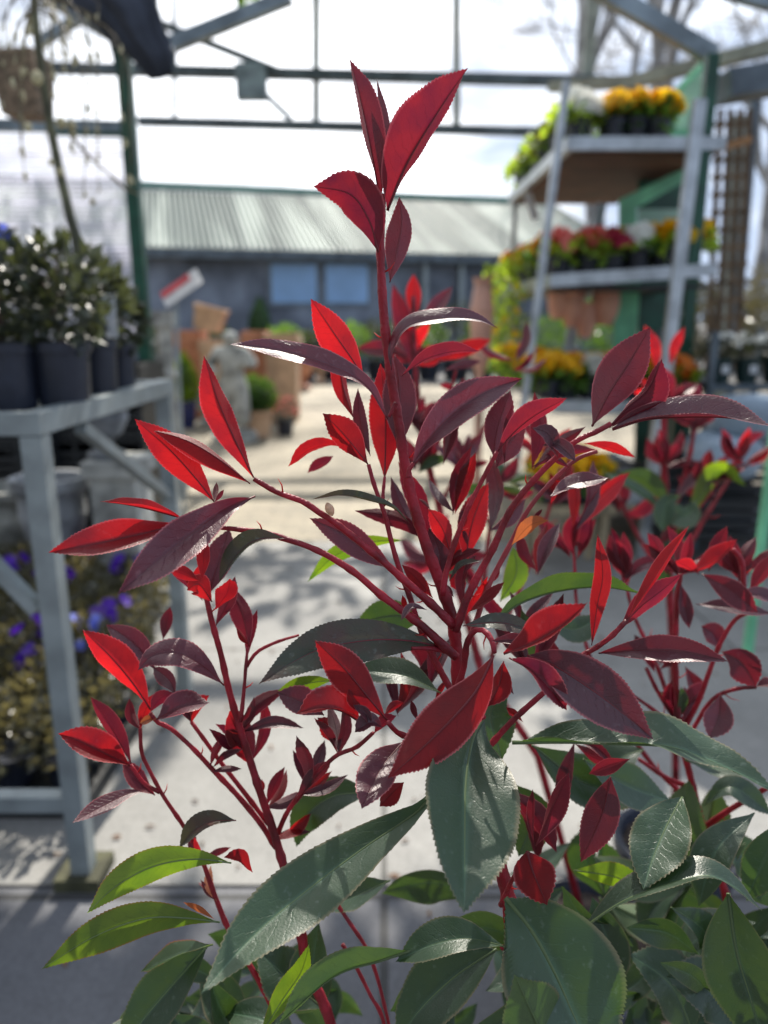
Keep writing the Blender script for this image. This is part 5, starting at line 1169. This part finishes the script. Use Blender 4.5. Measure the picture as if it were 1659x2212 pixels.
ns2 = [([(893,640),(895,760),(905,880),(925,1000),(950,1100),(985,1250),(1040,1450)], 5, 8, .86, .90, [(.20, .88, .5), (.30, .93, .17)]), ([(985,800),(960,900),(930,1010)], 3, 4, .84, .87, None), ([(1100,820),(1060,900),(1000,1000),(950,1090)], 3, 4, .9, .88, None), ([(1080,920),(1070,1010),(1060,1120),(1040,1300)], 3, 5, .84, .88, None), ([(1210,1010),(1180,1120),(1120,1280),(1060,1420)], 3, 5, .85, .88, None)]
neighbour('blurred red photinia directly behind the foreground main stem', (.30, .93, 0), ns2, nb2, 500)
# far right
nb3 = [([(1440,1100),(1500,1035),(1553,1030),(1636,994)],30,'P',30,12,1.08,1.08),([(1446,790),(1460,745),(1479,706)],22,'R',165,14,1.1,1.1),([(1420,800),(1415,750),(1392,702)],28,'R',165,14,1.1,1.1),
 ([(1440,1110),(1380,1060),(1300,1020)],22,'G',-50,12,1.08,1.08),([(1450,1100),(1400,1040),(1340,1020)],40,'G',-150,12,1.08,1.08),([(1480,1130),(1550,1020),(1612,1050)],40,'Y',140,12,1.06,1.06),([(1470,1070),(1440,1090),(1430,1150)],50,'G',10,10,1.06,1.06),([(1500,1080),(1490,1110),(1440,1130)],60,'G',-20,10,1.06,1.06)]
nb3 += spray(1440, 880, 1.1, 12, 85, 'RMM', 41) + spray(1500, 930, 1.1, 8, 80, 'MMP', 42) + spray(1540, 1060, 1.08, 8, 80, 'RPM', 43) + spray(1440, 1000, 1.1, 8, 70, 'M', 44) + spray(1600, 1000, 1.1, 6, 80, 'RMP', 45) + spray(1420, 1180, 1.1, 10, 90, 'GM', 46, spread=2.8) + spray(1340, 1100, 1.12, 8, 80, 'RPM', 47)
ns3 = [([(1436,840),(1434,950),(1436,1040),(1442,1160),(1450,1330)], 6, 8, 1.1, 1.14, [(.47, 1.1, .4), (.50, 1.12, .17)]), ([(1540,1060),(1490,1120),(1450,1200)], 4, 5, 1.08, 1.1, None), ([(1500,930),(1480,1030),(1446,1130)], 4, 5, 1.1, 1.1, None), ([(1600,1000),(1540,1090),(1460,1230)], 3, 5, 1.1, 1.1, None), ([(1340,1080),(1380,1160),(1440,1260)], 3, 5, 1.12, 1.12, None)]
neighbour('strongly blurred red photinia at the right, in front of the green display post', (.50, 1.12, 0), ns3, nb3, 700)

# ---- unseen leafy climbers added above the frame to cast dappled shade on the paving
def climber(c, rad, n, seed, label):
    o = empty('climbing_vine', c, label, 'climber', 'climbers trained over the canopy rafters')
    vs, fs = cloud(c, rad, n, .16, seed, shell=.0, elong=1.7); mesh('foliage', vs, fs, FOL['mid'], o)
    mb = MB(); mb.tube([(c[0] - rad[0], c[1], c[2] - .02), (c[0], c[1] + .1, c[2] + .02), (c[0] + rad[0], c[1] - .05, c[2])], .02, 6); mb.build('vine_stem', m_stemb, o)
for k, (x, y, rx, ry, n) in enumerate(((-.75, 5.15, .9, .33, 420), (.75, 5.1, .8, .3, 330), (-.55, 6.0, .55, .3, 150), (.1, 7.2, .9, .45, 330), (-1.3, 7.3, .8, .5, 330), (.9, 6.3, .6, .3, 140), (2.1, 6.2, .7, .6, 260), (-1.9, 5.6, .6, .6, 260))):
    climber((x, y, 3.95), (rx, ry, .10), n, 900 + k, ['climber over the nearest rafter, left of centre overhead', 'climber over the nearest rafter, right of centre overhead', 'thin climber over the second rafter left of centre', 'broad climber over the farthest rafter at centre', 'broad climber over the farthest rafter at left', 'thin climber over the second rafter right of centre', 'climber above the flower display', 'climber above the steel bench'][k])
mb = MB()  # rafters added out of view, casting shade along with the climbers
for y in (5.1, 6.1, 7.3): mb.beam((-3.2, y, 3.84), (3.4, y, 3.84), .05, .07)
o = mb.build('overhead_rafters', m_tube); tag(o, 'steel rafters crossing the yard above the top of the photo', 'rafters')

# fallen leaves and petals on the paving
def litter():
    rg = random.Random(8); vs = []; fs = []
    for i in range(260):
        y = rg.uniform(.8, 5.5) if i % 3 else rg.uniform(.8, 2.4); x = rg.uniform(-1.6, 1.6); a = rg.uniform(0, 6.28); L = rg.uniform(.008, .030); W_ = L * rg.uniform(.3, .6); b = len(vs); u = Vector((math.cos(a), math.sin(a), 0)); v = Vector((-u.y, u.x, 0)); p = Vector((x, y, .007))
        vs += [p, p + u * L * .5 + v * W_ / 2 + Vector((0, 0, .003)), p + u * L + Vector((0, 0, .001)), p + u * L * .5 - v * W_ / 2 + Vector((0, 0, .002))]; fs += [(b, b + 1, b + 2), (b, b + 2, b + 3)]
    o = mesh('leaf_litter', vs, fs, M('dead leaf litter', (.10, .055, .03), .8, var=.6, scale=3)); tag(o, 'small brown fallen leaves and petals scattered over the paving', 'litter', kind='stuff')
litter()
